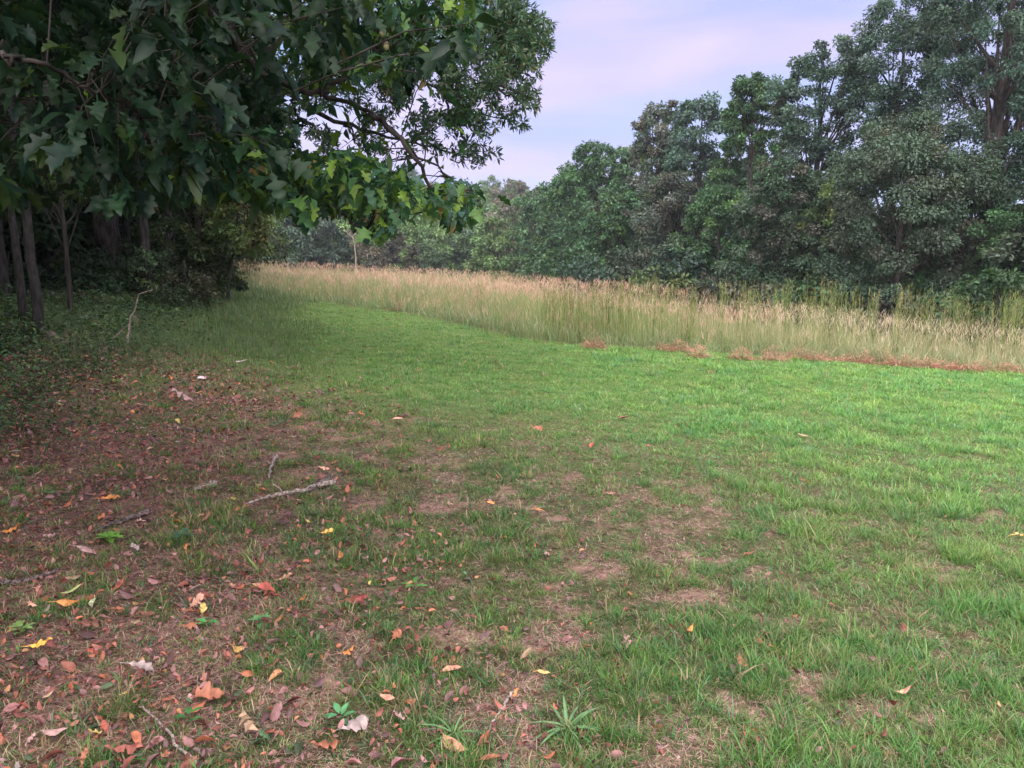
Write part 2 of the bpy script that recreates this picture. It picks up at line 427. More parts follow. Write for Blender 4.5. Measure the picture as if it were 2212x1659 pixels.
NARR = [(0, .01), (.3, .13), (.65, .12), (1, 0)]
OAKW = [(a, w * (1.25 if .35 < a < .7 else .9)) for a, w in OAKO]
T_oak = [leaf_template(OAKO, .35, .35, .015), leaf_template(OAKW, .5, .2, .02), leaf_template(OAKO, .7, .55, .03), leaf_template(MAPO, .35, .3, .015), leaf_template([(0, .01), (.2, .12), (.45, .2), (.7, .17), (1, 0)], .5, .5, .02)]
T_oval = leaf_template(OVAL, .3, .25)
T_strap = leaf_template([(0, .02), (.25, .045), (.6, .04), (.85, .025), (1, 0)], .5, .45, stalk=0)
T_narr = leaf_template(NARR, .3, .2, stalk=0)
T_diam = (np.array([(0, 0, 0), (.5, .27, .08), (1, 0, -.12), (.5, -.27, .08)], float), np.array([(0, 1, 2), (0, 2, 3)]))

# ------------------------------------------------------------------ the overhanging oak
PA = px([(-400, -300), (1062, -300), (1040, 60), (1020, 120), (940, 150), (870, 205), (790, 190), (720, 215), (670, 200), (655, 270), (610, 330), (560, 400), (480, 420), (380, 440), (300, 460), (100, 440), (-400, 430)])
PB = px([(300, 360), (520, 320), (640, 335), (760, 320), (850, 360), (930, 395), (1000, 380), (1050, 420), (1040, 465), (985, 495), (945, 465), (890, 465), (855, 480), (845, 515), (775, 515), (745, 470), (700, 455), (655, 495), (600, 455), (520, 420), (400, 400)])
GAP = px([(625, 205), (720, 195), (860, 215), (905, 260), (925, 340), (860, 340), (800, 300), (720, 305), (640, 320), (600, 270)])
GAP2 = px([(905, 190), (1045, 115), (1080, 120), (1080, 385), (1010, 385), (950, 350), (925, 280)])
PC = px([(420, -200), (1118, -200), (1128, 5), (1165, 28), (1195, 50), (1192, 120), (1158, 170), (1165, 215), (1150, 290), (1085, 262), (1060, 285), (1078, 345), (1015, 372), (960, 335), (880, 340), (760, 320), (640, 345), (480, 340)])
rk = np.random.default_rng(11)

def limb(mb, pts, r0, r1, C=(.1, .1, .1), n=None, wob=.03, seg=7, rg=rk, tp=.8):
    """a bent tapering limb through control points; returns its fine points"""
    P = np.array(pts, float); m = len(P)
    n = n or m * 5
    t = np.linspace(0, m - 1, n); i = np.clip(t.astype(int), 0, m - 2); f = t - i
    p0 = P[np.maximum(i - 1, 0)]; p1 = P[i]; p2 = P[i + 1]; p3 = P[np.minimum(i + 2, m - 1)]; f = f[:, None]
    Q = .5 * ((2 * p1) + (-p0 + p2) * f + (2 * p0 - 5 * p1 + 4 * p2 - p3) * f ** 2 + (-p0 + 3 * p1 - 3 * p2 + p3) * f ** 3)
    w = rg.normal(size=Q.shape) * wob; w[0] = 0; Q = Q + w
    s = np.linspace(0, 1, n); rad = r0 * (1 - s) ** tp + r1
    mb.tube(Q, rad, C, seg); return Q

oak = empty('oak_tree', (OAK[0], OAK[1], g(*OAK)), 'broad lobed-leaf oak with acorns, its dark branches overhanging the lawn from the upper left', 'tree')
def loc(o):
    b = o.parent.location; me = o.data; me.transform(__import__('mathutils').Matrix.Translation((-b[0], -b[1], -b[2])))
    return o
tb = MB(); bb = MB(); nodes = []
base = np.array([OAK[0], OAK[1], g(*OAK) - .1])
trunk = limb(tb, [base, base + [.05, 0, .5], base + [.1, .05, 2.2], base + [.0, .3, 4.5], base + [.2, .5, 7], base + [.1, .3, 9.5]], .30, .05, wob=.02, n=40, seg=14)
tb.tube([base + [0, 0, -.1], base + [0, 0, .25], base + [.02, 0, .7]], [.48, .38, .29], (.1,) * 3, 14)
fork = base + np.array([.1, .1, 2.9]); fork2 = base + np.array([.05, .3, 4.3])
def A(u, v, d): return at(u * K, v * K, d)
limbs = [
    [fork, A(-150, -120, 2.9), A(200, -90, 3.3), A(430, 0, 3.6), A(560, 150, 3.9), A(690, 205, 4.1), A(800, 245, 4.3), A(905, 335, 4.5), A(985, 395, 4.7), A(1028, 432, 4.8)],
    [fork, A(-100, 120, 3.2), A(150, 230, 3.5), A(330, 300, 3.8), A(480, 330, 4.0), A(640, 390, 4.2), A(780, 430, 4.3), A(880, 455, 4.4)],
    [fork2, A(200, -300, 4.0), A(560, -120, 4.3), A(700, 20, 4.6), A(820, 90, 4.8), A(930, 120, 4.9), A(1010, 90, 5.0)],
    [fork, A(-250, 50, 2.6), A(60, 140, 2.7), A(260, 220, 3.0), A(360, 300, 3.3)],
    [fork2, A(360, -60, 4.8), A(400, 60, 5.0), A(480, 110, 5.2), A(560, 190, 5.4), A(640, 215, 5.6)],
]
side = [([A(690, 205, 4.1), A(740, 170, 4.2), A(810, 110, 4.3), A(900, 70, 4.5)], .014),
        ([A(560, 150, 3.9), A(600, 90, 4.1), A(680, 40, 4.3)], .014),
        ([A(800, 245, 4.3), A(870, 300, 4.2), A(930, 400, 4.3), A(960, 455, 4.4)], .012),
        ([A(480, 330, 4.0), A(560, 400, 3.9), A(650, 460, 3.9)], .012),
        ([A(640, 390, 4.2), A(720, 450, 4.0), A(800, 505, 4.0)], .012),
        ([A(330, 300, 3.8), A(360, 360, 3.6), A(420, 400, 3.5)], .012),
        ([A(700, 20, 4.6), A(760, 60, 4.4), A(840, 160, 4.3)], .012)]
for i, lp in enumerate(limbs):
    q = limb(bb, lp, [.055, .045, .045, .014, .04][i], .005, wob=.010, n=46, tp=2.2); nodes.append(q[10:])
for lp, r in side: nodes.append(limb(bb, lp, r, .004, wob=.008, n=16))
# the rest of the crown, above and behind the frame
for k in range(15):
    a = rk.uniform(0, 6.28); h0 = rk.uniform(3.0, 8.5); rr = rk.uniform(2.8, 5.2) * (1 - .055 * (h0 - 3))
    s0 = base + [.1, .3, h0]; e = s0 + np.array([math.cos(a) * rr, math.sin(a) * rr, rk.uniform(.3, 2.2)])
    m_ = (s0 + e) / 2 + [0, 0, .5]
    Q = np.stack([s0 * (1 - t) ** 2 + 2 * m_ * t * (1 - t) + e * t * t for t in np.linspace(0, 1, 14)])
    uu, vv = proj(Q)
    vis = (uu > -40) & (uu < 1064) & (vv > -40) & (Q[:, 1] > .3) & ~inpoly(uu, vv, PA)
    if vis.any(): Q = Q[:max(0, int(np.argmax(vis)) - 1)]
    if len(Q) < 4: continue
    bb.tube(Q, np.linspace(.075, .012, len(Q)), (.1,) * 3, 6); nodes.append(Q[3:])
NODES = np.concatenate(nodes)

def sample_poly(poly, n, rg):
    p = np.array(poly); out = []
    while sum(len(a) for a in out) < n:
        q = rg.uniform(p.min(0), p.max(0), (n * 2, 2)); out.append(q[inpoly(q[:, 0], q[:, 1], poly)])
    return np.concatenate(out)[:n]
def from_px(uv, d):
    a = (uv[:, 0] - 512) / FPX; b_ = -(uv[:, 1] - 384) / FPX
    D = np.stack([a, cP + b_ * sP, -sP + b_ * cP], -1)
    return np.array([0, 0, EYE]) + D * (d / D[:, 1])[:, None]
clip = px([(-400, -300), (1062, -300), (1062, 540), (-400, 540)])
cA = sample_poly(PA, 520, rk); cA = cA[(cA[:, 0] > -60)]; cA = cA[rk.random(len(cA)) > .48 * smooth(220, 330, cA[:, 0])]
dA = rk.uniform(3.0, 5.8, len(cA)) + .6 * smooth(150, 450, cA[:, 0]); dA = np.where(rk.random(len(cA)) < .12, rk.uniform(2.7, 3.1, len(cA)), dA)
cB = sample_poly(PB, 150, rk); dB = rk.uniform(3.5, 5.0, len(cB)) 
cE = sample_poly(px([(640, -40), (1045, -40), (1032, 100), (930, 130), (760, 175), (640, 190)]), 58, rk); dE = rk.uniform(3.7, 5.2, 58)
cX = px([(1020, 470), (1038, 440), (1000, 405), (985, 440), (760, 500), (800, 510), (830, 500), (985, 480), (1025, 60), (1035, 30), (1010, 100), (940, 130)]); cX = np.array(cX)
dX = np.array([4.7, 4.8, 4.7, 4.6, 4.0, 4.1, 4.1, 4.5, 4.8, 4.9, 4.8, 4.7])
dens = np.random.default_rng(3)
spray = np.concatenate([from_px(cA, dA), from_px(cB, dB), from_px(cX, dX), from_px(cE, dE)])
# crown outside the frame
q = rk.normal(size=(4600, 3)); q = norm(q) * (rk.random((4600, 1)) ** .35) * [6.0, 5.6, 4.3] + [OAK[0] + .3, OAK[1] + 1.2, 6.6]
uu, vv = proj(q); inside = (q[:, 1] > .2) & (uu > -30) & (uu < 1060) & (vv > -25) & (vv < 800)
q = q[~inside & (np.linalg.norm(q - [0, 0, EYE], axis=1) > 2.0) & (q[:, 2] > 2.3)]
out = q[:1000]
tb2 = bb
def make_sprays(mb, tw, P, nl, size, cols, wts, tmpl, rg, radius=.13, twig=True, mask=False):
    # nearest branch node
    n = len(P)
    Dm = ((P[:, None] - NODES[None]) ** 2).sum(-1); j = Dm.argmin(1); NN = NODES[j]
    dirs = norm(P - NN + rg.normal(size=(n, 3)) * .05)
    for i in range(n):
        if twig:
            L_ = np.linalg.norm(P[i] - NN[i]); st = NN[i] if L_ < .9 else P[i] - dirs[i] * .5
            mid = (st + P[i]) / 2 + rg.normal(size=3) * .03 * L_ + [0, 0, .04]
            tw.tube([st, mid, P[i]], [.004, .003, .0015], (.1,) * 3, 4)
    tot = n * nl; pi = np.repeat(np.arange(n), nl)
    off = rg.normal(size=(tot, 3)) * radius * [1, 1, .7]
    pos = P[pi] + off * .55
    d = norm(off + dirs[pi] * .08 + [0, 0, -.09])
    nrm = norm(np.array([0, 0, 1.]) + rg.normal(size=(tot, 3)) * .45)
    R = frames(d, nrm); sz = size * rg.uniform(.65, 1.2, tot)
    col = np.array(cols)[rg.choice(len(cols), tot, p=wts)] * (1 + rg.uniform(-.25, .25, (tot, 1)))
    ti = rg.integers(0, len(tmpl), tot)
    ok = np.ones(tot, bool)
    if mask:
        cu, cv = proj(pos + d * sz[:, None] * .55)
        ok = (inpoly(cu, cv, PA) | inpoly(cu, cv, PB)) & ~((inpoly(cu, cv, GAP) | inpoly(cu, cv, GAP2)) & (rg.random(tot) < .72))
        ok |= (rg.random(tot) < .02) & (cv < 225)
    for k, (T, F_) in enumerate(tmpl):
        m_ = (ti == k) & ok
        if m_.any(): mb.stamp(T, F_, pos[m_], R[m_], sz[m_], col[m_])
cF = nodes[0][rk.integers(12, 34, 15)] + rk.normal(size=(15, 3)) * .13
cm = MB()
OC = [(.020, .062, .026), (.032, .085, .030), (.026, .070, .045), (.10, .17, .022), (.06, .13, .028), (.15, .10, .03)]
ow = [.22, .26, .16, .13, .20, .03]; OC_SHADE = [(.006, .024, .009), (.009, .032, .011), (.008, .027, .017), (.024, .048, .010)]  # second palette: darker left leaves, canopy shade put into their colour
make_sprays(cm, bb, spray[:len(cA)], 14, .112, OC_SHADE, [.36, .32, .22, .10], T_oak, rk, mask=True)
make_sprays(cm, bb, spray[len(cA):], 13, .094, np.array(OC) * 1.2, ow, T_oak, rk, mask=True)  # right-hand sprays lightened in colour to offset the shade on them
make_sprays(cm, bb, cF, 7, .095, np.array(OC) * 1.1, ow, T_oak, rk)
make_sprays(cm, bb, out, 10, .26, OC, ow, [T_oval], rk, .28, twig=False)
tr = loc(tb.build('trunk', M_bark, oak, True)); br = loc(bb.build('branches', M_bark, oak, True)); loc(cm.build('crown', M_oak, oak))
# acorns at the branch ends
def ball(mb, c, r, el=1.3, C=(.2, .2, .1), seg=8):
    th = np.linspace(0, math.pi, 7); ph = np.arange(seg) * 2 * math.pi / seg
    V = np.array([(math.sin(t) * math.cos(p) * r, math.sin(t) * math.sin(p) * r, math.cos(t) * r * el) for t in th for p in ph]) + c
    F_ = [(i * seg + j, i * seg + (j + 1) % seg, (i + 1) * seg + (j + 1) % seg, (i + 1) * seg + j) for i in range(6) for j in range(seg)]
    mb.add(V, np.array(F_), C)
for u, v, d in [(826, 72, 4.0), (834, 100, 4.0), (846, 60, 4.1), (1014, 480, 4.7), (1026, 466, 4.72), (790, 480, 4.1), (700, 70, 4.2)]:
    am = MB(); p0 = A(u, v, d); ball(am, p0, .016, 1.3, (.30, .27, .13)); ball(am, p0 + [0, 0, .012], .018, .7, (.16, .12, .08))
    loc(am.build('acorn', M_dry, oak, True))

# ------------------------------------------------------------------ general tree
def crown_points(rg, n, R_, z0, z1, shape, shell=.55, sx=1.0, sy=1.0):
    t = rg.random(n * 3)
    if shape == 'round': prof = np.sin(np.clip(t, 0, 1) ** .8 * math.pi * .93 + .12) ** .6
    elif shape == 'cone': prof = np.clip(1.08 - t, 0, 1) ** .8
    elif shape == 'wall': prof = np.where(t < .5, 1.0, np.sqrt(np.clip(1 - ((t - .5) / .52) ** 2, 0, 1)))
    else: prof = np.clip(t, .02, 1) ** .5 * np.where(t > .75, np.sqrt(np.clip(1 - ((t - .75) / .27) ** 2, 0, 1)), 1)
    keep = rg.random(n * 3) < prof + .1; t = t[keep][:n]; prof = prof[keep][:n]
    a = rg.uniform(0, 2 * math.pi, len(t)); r = R_ * prof * (shell + (1 - shell) * rg.random(len(t))) 
    lob = 1 + .22 * np.sin(a * 3 + rg.uniform(0, 6) + t * 5)
    P = np.stack([np.cos(a) * r * lob * sx, np.sin(a) * r * lob * sy, z0 + (z1 - z0) * t], -1)
    if shape in ('wall', 'round') and n > 60:               # fill the shoulders so that no spray stands alone on a bare stem
        k = n // 4; a = rg.uniform(0, 6.28, k); t = rg.uniform(.66, .97, k); r = R_ * np.sqrt(np.clip(1 - ((t - .5) / .52) ** 2, 0, 1)) * np.sqrt(rg.random(k)) * .85
        P = np.concatenate([P, np.stack([np.cos(a) * r * sx, np.sin(a) * r * sy, z0 + (z1 - z0) * t], -1)])
    return P

def make_tree(name, label, cat, x, y, h, R_, cols, wts, leaf=.16, nleaf=16000, nclump=80, z0=.4, shape='round', clump=.17, lean=(0, 0), r0=None, mat=None, seed=0, group=None,
              sx=1.0, sy=1.0, droop=0.0, bark=None, visible_limbs=14, flat=.65, upright=.9, tmpl=None):
    rg = np.random.default_rng(seed + 100)
    zb = g(x, y) - .08
    root = empty(name, (x, y, zb), label, cat, group)
    r0 = r0 or h * .016 + .03
    t = MB()
    lean = np.array([lean[0], lean[1], 0.])
    tp = [np.zeros(3), np.array([0, 0, h * .1]), lean * .3 + [0, 0, h * .35], lean * .7 + [0, 0, h * .62], lean + [0, 0, h * .92]]
    Q = limb(t, tp, r0, .015, wob=min(h * .003, r0 * .12), n=22, seg=9, rg=rg)
    C = crown_points(rg, nclump, R_, z0, h - R_ * clump, shape, sx=sx, sy=sy) + lean * .7
    for i in rg.choice(len(C), min(visible_limbs, len(C)), replace=False):
        zs = np.clip(C[i, 2] * rg.uniform(.45, .8), h * .08, h * .9); k = np.abs(Q[:, 2] - zs).argmin()
        s = Q[k]; m_ = (s + C[i]) / 2 + [0, 0, (C[i, 2] - s[2]) * -.12] + rg.normal(size=3) * R_ * .05
        w = np.linspace(0, 1, 8)[:, None]; q_ = s * (1 - w) ** 2 + 2 * m_ * w * (1 - w) + C[i] * w * w
        t.tube(q_, np.linspace(r0 * .38, .012, 8) * (1 - .4 * k / 22), (.1,) * 3, 5)
    t.build('trunk', bark or M_bark, root, True)
    n = nleaf; ci = rg.integers(0, len(C), n)
    cs = R_ * clump * rg.uniform(.6, 1.35, len(C))
    u_ = norm(rg.normal(size=(n, 3)) + [0, 0, .25]); rad = rg.random((n, 1)) ** .45
    off = u_ * rad * cs[ci][:, None] * [1, 1, flat]
    P = C[ci] + off; P[:, 2] -= droop * (off[:, 0] ** 2 + off[:, 1] ** 2) / np.maximum(cs[ci], .1)
    P[:, 2] = np.maximum(P[:, 2], .05)
    outw = norm(P * [1, 1, 0] + 1e-6)
    nr = norm(u_ * .6 + [0, 0, upright] + rg.normal(size=(n, 3)) * .5)
    d = norm(u_ * .7 + outw * .3 + rg.normal(size=(n, 3)) * .6 + [0, 0, -.35])
    cc_ = np.array(cols)
    ctone = cc_[rg.choice(len(cc_), len(C), p=wts)]                  # each spray of the crown has its own tint
    cl_ = cc_[rg.choice(len(cc_), n, p=wts)]
    ctone = ctone * rg.uniform(.45, 1.35, (len(C), 1))  # random brightness per spray paints in lit clumps and shaded gaps
    col = (.7 * ctone[ci] + .3 * cl_) * (1 + rg.uniform(-.25, .25, (n, 1)))
    c_ = MB(); T, F_ = tmpl or T_diam
    c_.stamp(T, F_, P, frames(d, nr), leaf * rg.uniform(.6, 1.35, n), col)
    c_.build('crown', mat or M_tree, root)
    return root

DG = [(0.043, 0.1, 0.046), (0.061, 0.132, 0.06), (0.061, 0.119, 0.076), (0.088, 0.156, 0.076), (0.092, 0.161, 0.054)]
dgw = [.3, .28, .2, .14, .08]
BG = [(0.056, 0.106, 0.085), (0.073, 0.128, 0.105), (0.045, 0.089, 0.065), (0.105, 0.162, 0.122), (0.112, 0.153, 0.145)]
CED = [(0.061, 0.101, 0.068), (0.084, 0.11, 0.082), (0.05, 0.088, 0.062), (0.104, 0.106, 0.082)]
cdw = [.35, .25, .25, .15]
PUR = [(0.071, 0.104, 0.081), (0.109, 0.122, 0.118), (0.056, 0.096, 0.065), (0.112, 0.101, 0.081)]
YG = [(.10, .16, .065), (.13, .19, .075), (.075, .13, .065), (.16, .19, .08)]
ew = [.25] * 4

def place(u, d):                                        # a spot on the ground at bearing u and distance d
    return (u - 512) / FPX * d, d
def top_h(u, v, d):
    x_, y_ = place(u, d); return float(at(u, v, d)[2] - g(x_, y_))

RT = 'trees along the far side of the meadow'
def rtree(u, v, d, halfpx, name, label, cols, wts, seed, dens=1.0, **k):
    u, v, halfpx = u * K, v * K, halfpx * K
    x_, y_ = place(u, d); h = top_h(u, v, d); R_ = halfpx / FPX * d
    s = .0042 * d; area = 2 * R_ * h
    n = int(min(120000, dens * 4.4 * area / (s * s * .27)))
    return make_tree(name, label, 'tree', x_, y_, h, R_, cols, wts, leaf=s, nleaf=n, nclump=int(k.pop('nclump', 135)), seed=seed, group=RT, **k)

# back row first (closes the gaps low down), then the front row from far to near
rtree(1165, 392, 80, 56, 'broadleaf_tree', 'small green tree at the far end of the tree line where the wooded hill begins', DG, dgw, 1, shape='wall')
rtree(1228, 338, 66, 66, 'broadleaf_tree', 'rounded dark green tree second from the far end of the tree line', DG, dgw, 2, shape='wall')
rtree(1290, 285, 58, 85, 'broadleaf_tree', 'tree whose crown makes the first low shoulder of the skyline above the meadow', DG, dgw, 3, shape='wall')
rtree(1355, 300, 60, 70, 'broadleaf_tree', 'olive tree filling the dip beside the first low shoulder of the skyline', YG, ew, 4, shape='wall')
rtree(1410, 208, 52, 72, 'broadleaf_tree', 'brown-tinged tree with a knobbly top that stands up alone in the skyline', PUR, ew, 5, shape='wall')
rtree(1500, 195, 48, 92, 'broadleaf_tree', 'blue-green tree between the knobbly-topped one and the tall middle one', BG, [.25, .25, .2, .2, .1], 6, shape='wall')
rtree(1605, 140, 42, 88, 'broadleaf_tree', 'tall dark green tree at the middle of the tree line, sky flecks near its top', DG, dgw, 7, shape='round', z0=1.5, clump=.15)
rtree(1672, 160, 38, 62, 'cedar_tree', 'brownish narrow cedar leaning against the tall middle tree', CED, cdw, 8, shape='cone', clump=.2, nclump=120)
rtree(1742, 72, 36, 105, 'broadleaf_tree', 'tall open-crowned tree with forked dark trunk against the sky', BG, [.25, .25, .2, .2, .1], 9, dens=.55, shape='vase', z0=5.0, clump=.16, visible_limbs=20, r0=.28)
rtree(1905, -25, 33, 125, 'broadleaf_tree', 'tall loose grey-green tree rising above the fine-needled cedar', BG, [.2, .25, .15, .25, .15], 10, dens=.6, shape='vase', z0=5.5, clump=.16, visible_limbs=20, r0=.25, nclump=200)
rtree(2115, -420, 27, 240, 'broadleaf_tree', 'biggest tree, its thick straight trunk and airy crown cut by the photo top', BG, [.2, .25, .15, .25, .15], 11, dens=.62, shape='vase', z0=4.8, clump=.10, visible_limbs=26, r0=.36, nclump=320)
rtree(2215, -300, 28, 120, 'broadleaf_tree', 'bare-stemmed tree at the very edge of the photo behind the biggest one', DG, dgw, 12, dens=.4, shape='vase', z0=6.0, clump=.16, visible_limbs=40, r0=.26)
rtree(1930, 215, 27, 165, 'cedar_tree', 'wide fine-needled cedar with brownish grey sprays in front of the tall loose tree', CED, cdw, 13, dens=1.1, shape='wall', clump=.2, nclump=150)
rtree(2060, 330, 27, 110, 'broadleaf_tree', 'shadowy dark tree between the wide cedar and the thick straight trunk', DG, dgw, 14, shape='wall')
rtree(1690, 330, 31, 115, 'broadleaf_tree', 'dense oak with purplish leaf tips under the open-crowned tree', [(.04, .085, .05), (.06, .10, .065), (.10, .09, .085), (.035, .07, .035)], [.35, .25, .2, .2], 15, shape='wall', clump=.16)
rtree(1800, 360, 30, 80, 'broadleaf_tree', 'olive-leaved tree squeezed between the purplish oak and the wide cedar', YG, ew, 16, shape='wall')
rtree(1545, 380, 37, 85, 'broadleaf_tree', 'leafy dark green tree under the tall middle tree', DG, dgw, 17, shape='wall')
rtree(1440, 360, 44, 85, 'broadleaf_tree', 'dull green tree with a dark hollow, below the knobbly-topped tree', PUR, ew, 18, shape='wall')
rtree(1330, 400, 50, 75, 'broadleaf_tree', 'bushy green tree under the first low shoulder of the skyline', DG, dgw, 19, shape='wall')
rtree(2180, 480, 25, 75, 'broadleaf_tree', 'young fresh-green tree low against the right edge of the photo', DG, dgw, 20, shape='wall')
# shrubs at the trees' feet
SH = 'shrubs at the foot of the tree line'
def shrub(u, v, d, halfpx, label, cols, wts, seed, group=SH, K_=K, leaf=None, **k):
    cols = [tuple(c * .72 for c in q) for q in cols]  # shade under the tree line put into the shrub colours
    u, v, halfpx = u * K_, v * K_, halfpx * K_
    x_, y_ = place(u, d); h = top_h(u, v, d); R_ = halfpx / FPX * d; s = leaf or .0068 * d
    n = int(min(30000, 3.2 * 2 * R_ * h / (s * s * .27)))
    return make_tree('shrub', label, 'shrub', x_, y_, h, R_, cols, wts, leaf=s, nleaf=n, nclump=34, z0=.15, shape='wall', clump=.3, seed=seed + 300, group=group, visible_limbs=8, r0=.05, **k)
b5 = [.25, .25, .2, .2, .1]
shrub(1210, 520, 52, 75, 'green shrub at the far end of the tree line foot', DG, dgw, 1)
shrub(1290, 530, 44, 70, 'blue-green bushy shrub below the low shoulder of the skyline', BG, b5, 2)
shrub(1365, 500, 40, 55, 'brownish shrub beside the blue-green bushy one', CED, cdw, 3)
shrub(1420, 560, 36, 60, 'pale feathery green shrub touching the meadow edge', YG, ew, 4)
shrub(1470, 490, 37, 60, 'rounded teal shrub behind the pale feathery one', BG, b5, 5)
shrub(1545, 560, 31, 50, 'purple-grey leaved shrub overhanging the meadow', PUR, ew, 6)
shrub(1640, 590, 30, 80, 'low spreading purple-grey shrub under the purplish oak', PUR, ew, 7)
shrub(1740, 575, 28, 60, 'dark shrub in shade under the olive-leaved tree', DG, dgw, 8)
shrub(1850, 590, 26, 70, 'low dark shrub under the wide cedar', DG, dgw, 9)
shrub(1950, 600, 25, 60, 'grey-purple low shrub at the foot of the wide cedar', PUR, ew, 10)
shrub(2060, 590, 23, 60, 'dark green shrub between the low grey-purple one and the large-leaved one', DG, dgw, 11)
shrub(2150, 560, 20, 80, 'large-leaved green shrub low at the right edge of the photo', [(.04, .09, .04), (.055, .11, .05), (.03, .07, .03), (.08, .14, .05)], ew, 12)

# second row of the forest behind, copies of four forest trees
protos = []
for k in range(4):
    protos.append(make_tree('forest_tree', 'dark tree deeper in the wood behind the tree line', 'tree', 30 + 5 * k, 40 + 4 * k, [11, 12, 10.5, 12.5][k], [2.7, 3.0, 2.6, 3.2][k], DG if k % 2 else CED, dgw if k % 2 else cdw, leaf=.26, nleaf=15000, nclump=80,
                            z0=.3, shape='wall', seed=40 + k, group='dark trees deeper in the wood behind the tree line'))
def put(pr, x_, y_, s, rz, label, grp, zs=1.0):
    return copy_tree(pr, (x_, y_, g(x_, y_) - .1), rz, (s, s, s * zs), label, grp)
rg = np.random.default_rng(5)
back = [(1262, 76, .55), (1330, 70, .75), (1400, 64, .75), (1470, 60, .85), (1540, 54, .85), (1600, 50, .8), (1660, 47, .75), (1720, 44, .55), (1790, 41, .5), (1860, 38, .5), (1930, 36, .5),
        (2000, 33, .48), (2070, 34, .48), (2140, 32, .46), (2210, 31, .46), (2290, 30, .7), (2380, 28, .8), (2480, 27, .9), (2350, 23, .6), (2600, 27, .9), (1500, 68, .9), (1640, 60, .8)]
for i, (u, d, s) in enumerate(back):
    x_, y_ = place(u * K, d); pr = protos[i % 4]
    if i < 4: pr.location = (x_, y_, g(x_, y_) - .1); pr.scale = (s * 1.35, s * 1.35, s)
    else:
        c_ = put(pr, x_, y_, s, rg.uniform(0, 6), pr['label'], pr['group']); c_.scale = (s * 1.35, s * 1.35, s)

# ------------------------------------------------------------------ wooded hill at the far end
HC = [[(0.078, 0.131, 0.074), (0.098, 0.156, 0.082), (0.066, 0.107, 0.074), (0.123, 0.18, 0.09)], [(0.107, 0.18, 0.066), (0.148, 0.221, 0.082), (0.082, 0.148, 0.066), (0.123, 0.189, 0.082)], [(0.098, 0.107, 0.09), (0.131, 0.123, 0.098), (0.082, 0.098, 0.074), (0.148, 0.115, 0.09)], [(0.066, 0.107, 0.082), (0.082, 0.123, 0.098), (0.074, 0.098, 0.082), (0.098, 0.131, 0.107)]]  # paler tints: haze of the distance put into the tree colours
HL = ['green', 'bright yellow-green', 'brownish', 'blue-grey']
hp = []
for k in range(4):
    hp.append(make_tree('hillside_tree', HL[k] + ' round-crowned tree on the far wooded hill', 'tree', k * 5, 110, 9.5, 3.6, HC[k], ew, leaf=.5, nleaf=5200, nclump=46, z0=.4, shape='wall', clump=.26,
                        seed=60 + k, group=HL[k] + ' trees on the far wooded hill', mat=M_far, visible_limbs=4))
rg = np.random.default_rng(19); first = [True] * 4; cnt = 0
spots = []
for row, (yy, stp) in enumerate([(84, 5.0), (92, 5.4), (101, 5.8), (111, 6.2), (122, 6.8), (134, 7.2), (148, 8), (164, 9), (182, 10), (202, 12)]):
    xx = -.48 * yy - (8 if row > 1 else 0)
    while xx < .20 * yy + 8:
        spots.append((xx + rg.uniform(-2, 2), yy + rg.uniform(-3, 3))); xx += stp * rg.uniform(.75, 1.2)
for (x_, y_) in spots:
    k = rg.choice(4, p=[.38, .22, .2, .2]); s = rg.uniform(.62, 1.08) * (.8 if y_ < 90 else 1)
    if y_ < 88 and rg.random() < .5: s *= .7
    if first[k]:
        o = hp[k]; o.location = (x_, y_, g(x_, y_) - .2); o.scale = (s, s, s); first[k] = False
    else: put(hp[k], x_, y_, s, rg.uniform(0, 6.28), hp[k]['label'], hp[k]['group'], rg.uniform(.85, 1.15))
    cnt += 1
print('hill trees', cnt)
snag = empty('dead_tree', (*place(357, 80), g(*place(357, 80))), 'pale bare dead tree standing at the far edge of the meadow', 'tree')
sm = MB(); limb(sm, [(0, 0, 0), (.1, 0, 2), (-.1, 0, 4.2), (.1, 0, 5.0)], .055, .015, rg=rg)
for a, z_ in ((1.1, 3.0), (-1.2, 3.6), (.8, 4.0)): limb(sm, [(0, 0, z_), (a * .5, .1, z_ + .5), (a, .1, z_ + 1.2)], .028, .01, n=8, rg=rg)
sm.build('trunk', M_stick, snag, True)

# ------------------------------------------------------------------ the fine-leaved oak behind
fo_x, fo_y = place(112, 20.5)
fo = empty('fine_leaved_oak', (fo_x, fo_y, g(fo_x, fo_y) - .1), 'fine-leaved oak with a stout dark trunk, its small leaves dark against the sky', 'tree')
tb = MB(); base = np.array(fo.location)
top = limb(tb, [base, base + [.1, 0, 2], base + [.3, -.2, 5], base + [.2, -.2, 8.5], base + [.4, 0, 12]], .31, .05, wob=.02, n=30, seg=12)
rf = np.random.default_rng(23)
fl = [[top[8], A(420, 180, 14.4), A(560, 200, 14), A(655, 255, 13.8), A(720, 330, 13.6)],
      [top[10], A(500, 60, 14), A(700, 110, 13.6), A(900, 165, 13.3), A(1010, 235, 13), A(1110, 265, 13)],
      [top[14], A(560, -100, 14), A(800, 0, 13.6), A(980, 60, 13.2), A(1090, 90, 13), A(1170, 70, 13)],
      [top[10], A(460, 150, 14.6), A(700, 250, 14), A(820, 290, 13.6), A(940, 320, 13.3), A(1020, 350, 13)],
      [top[18], A(700, -250, 14), A(950, -150, 13.5), A(1080, -60, 13), A(1120, 0, 13)],
      [top[12], A(420, 0, 13), A(600, 60, 12.4), A(800, 100, 12), A(980, 160, 12.0), A(1100, 190, 12.2)]]
ns = []
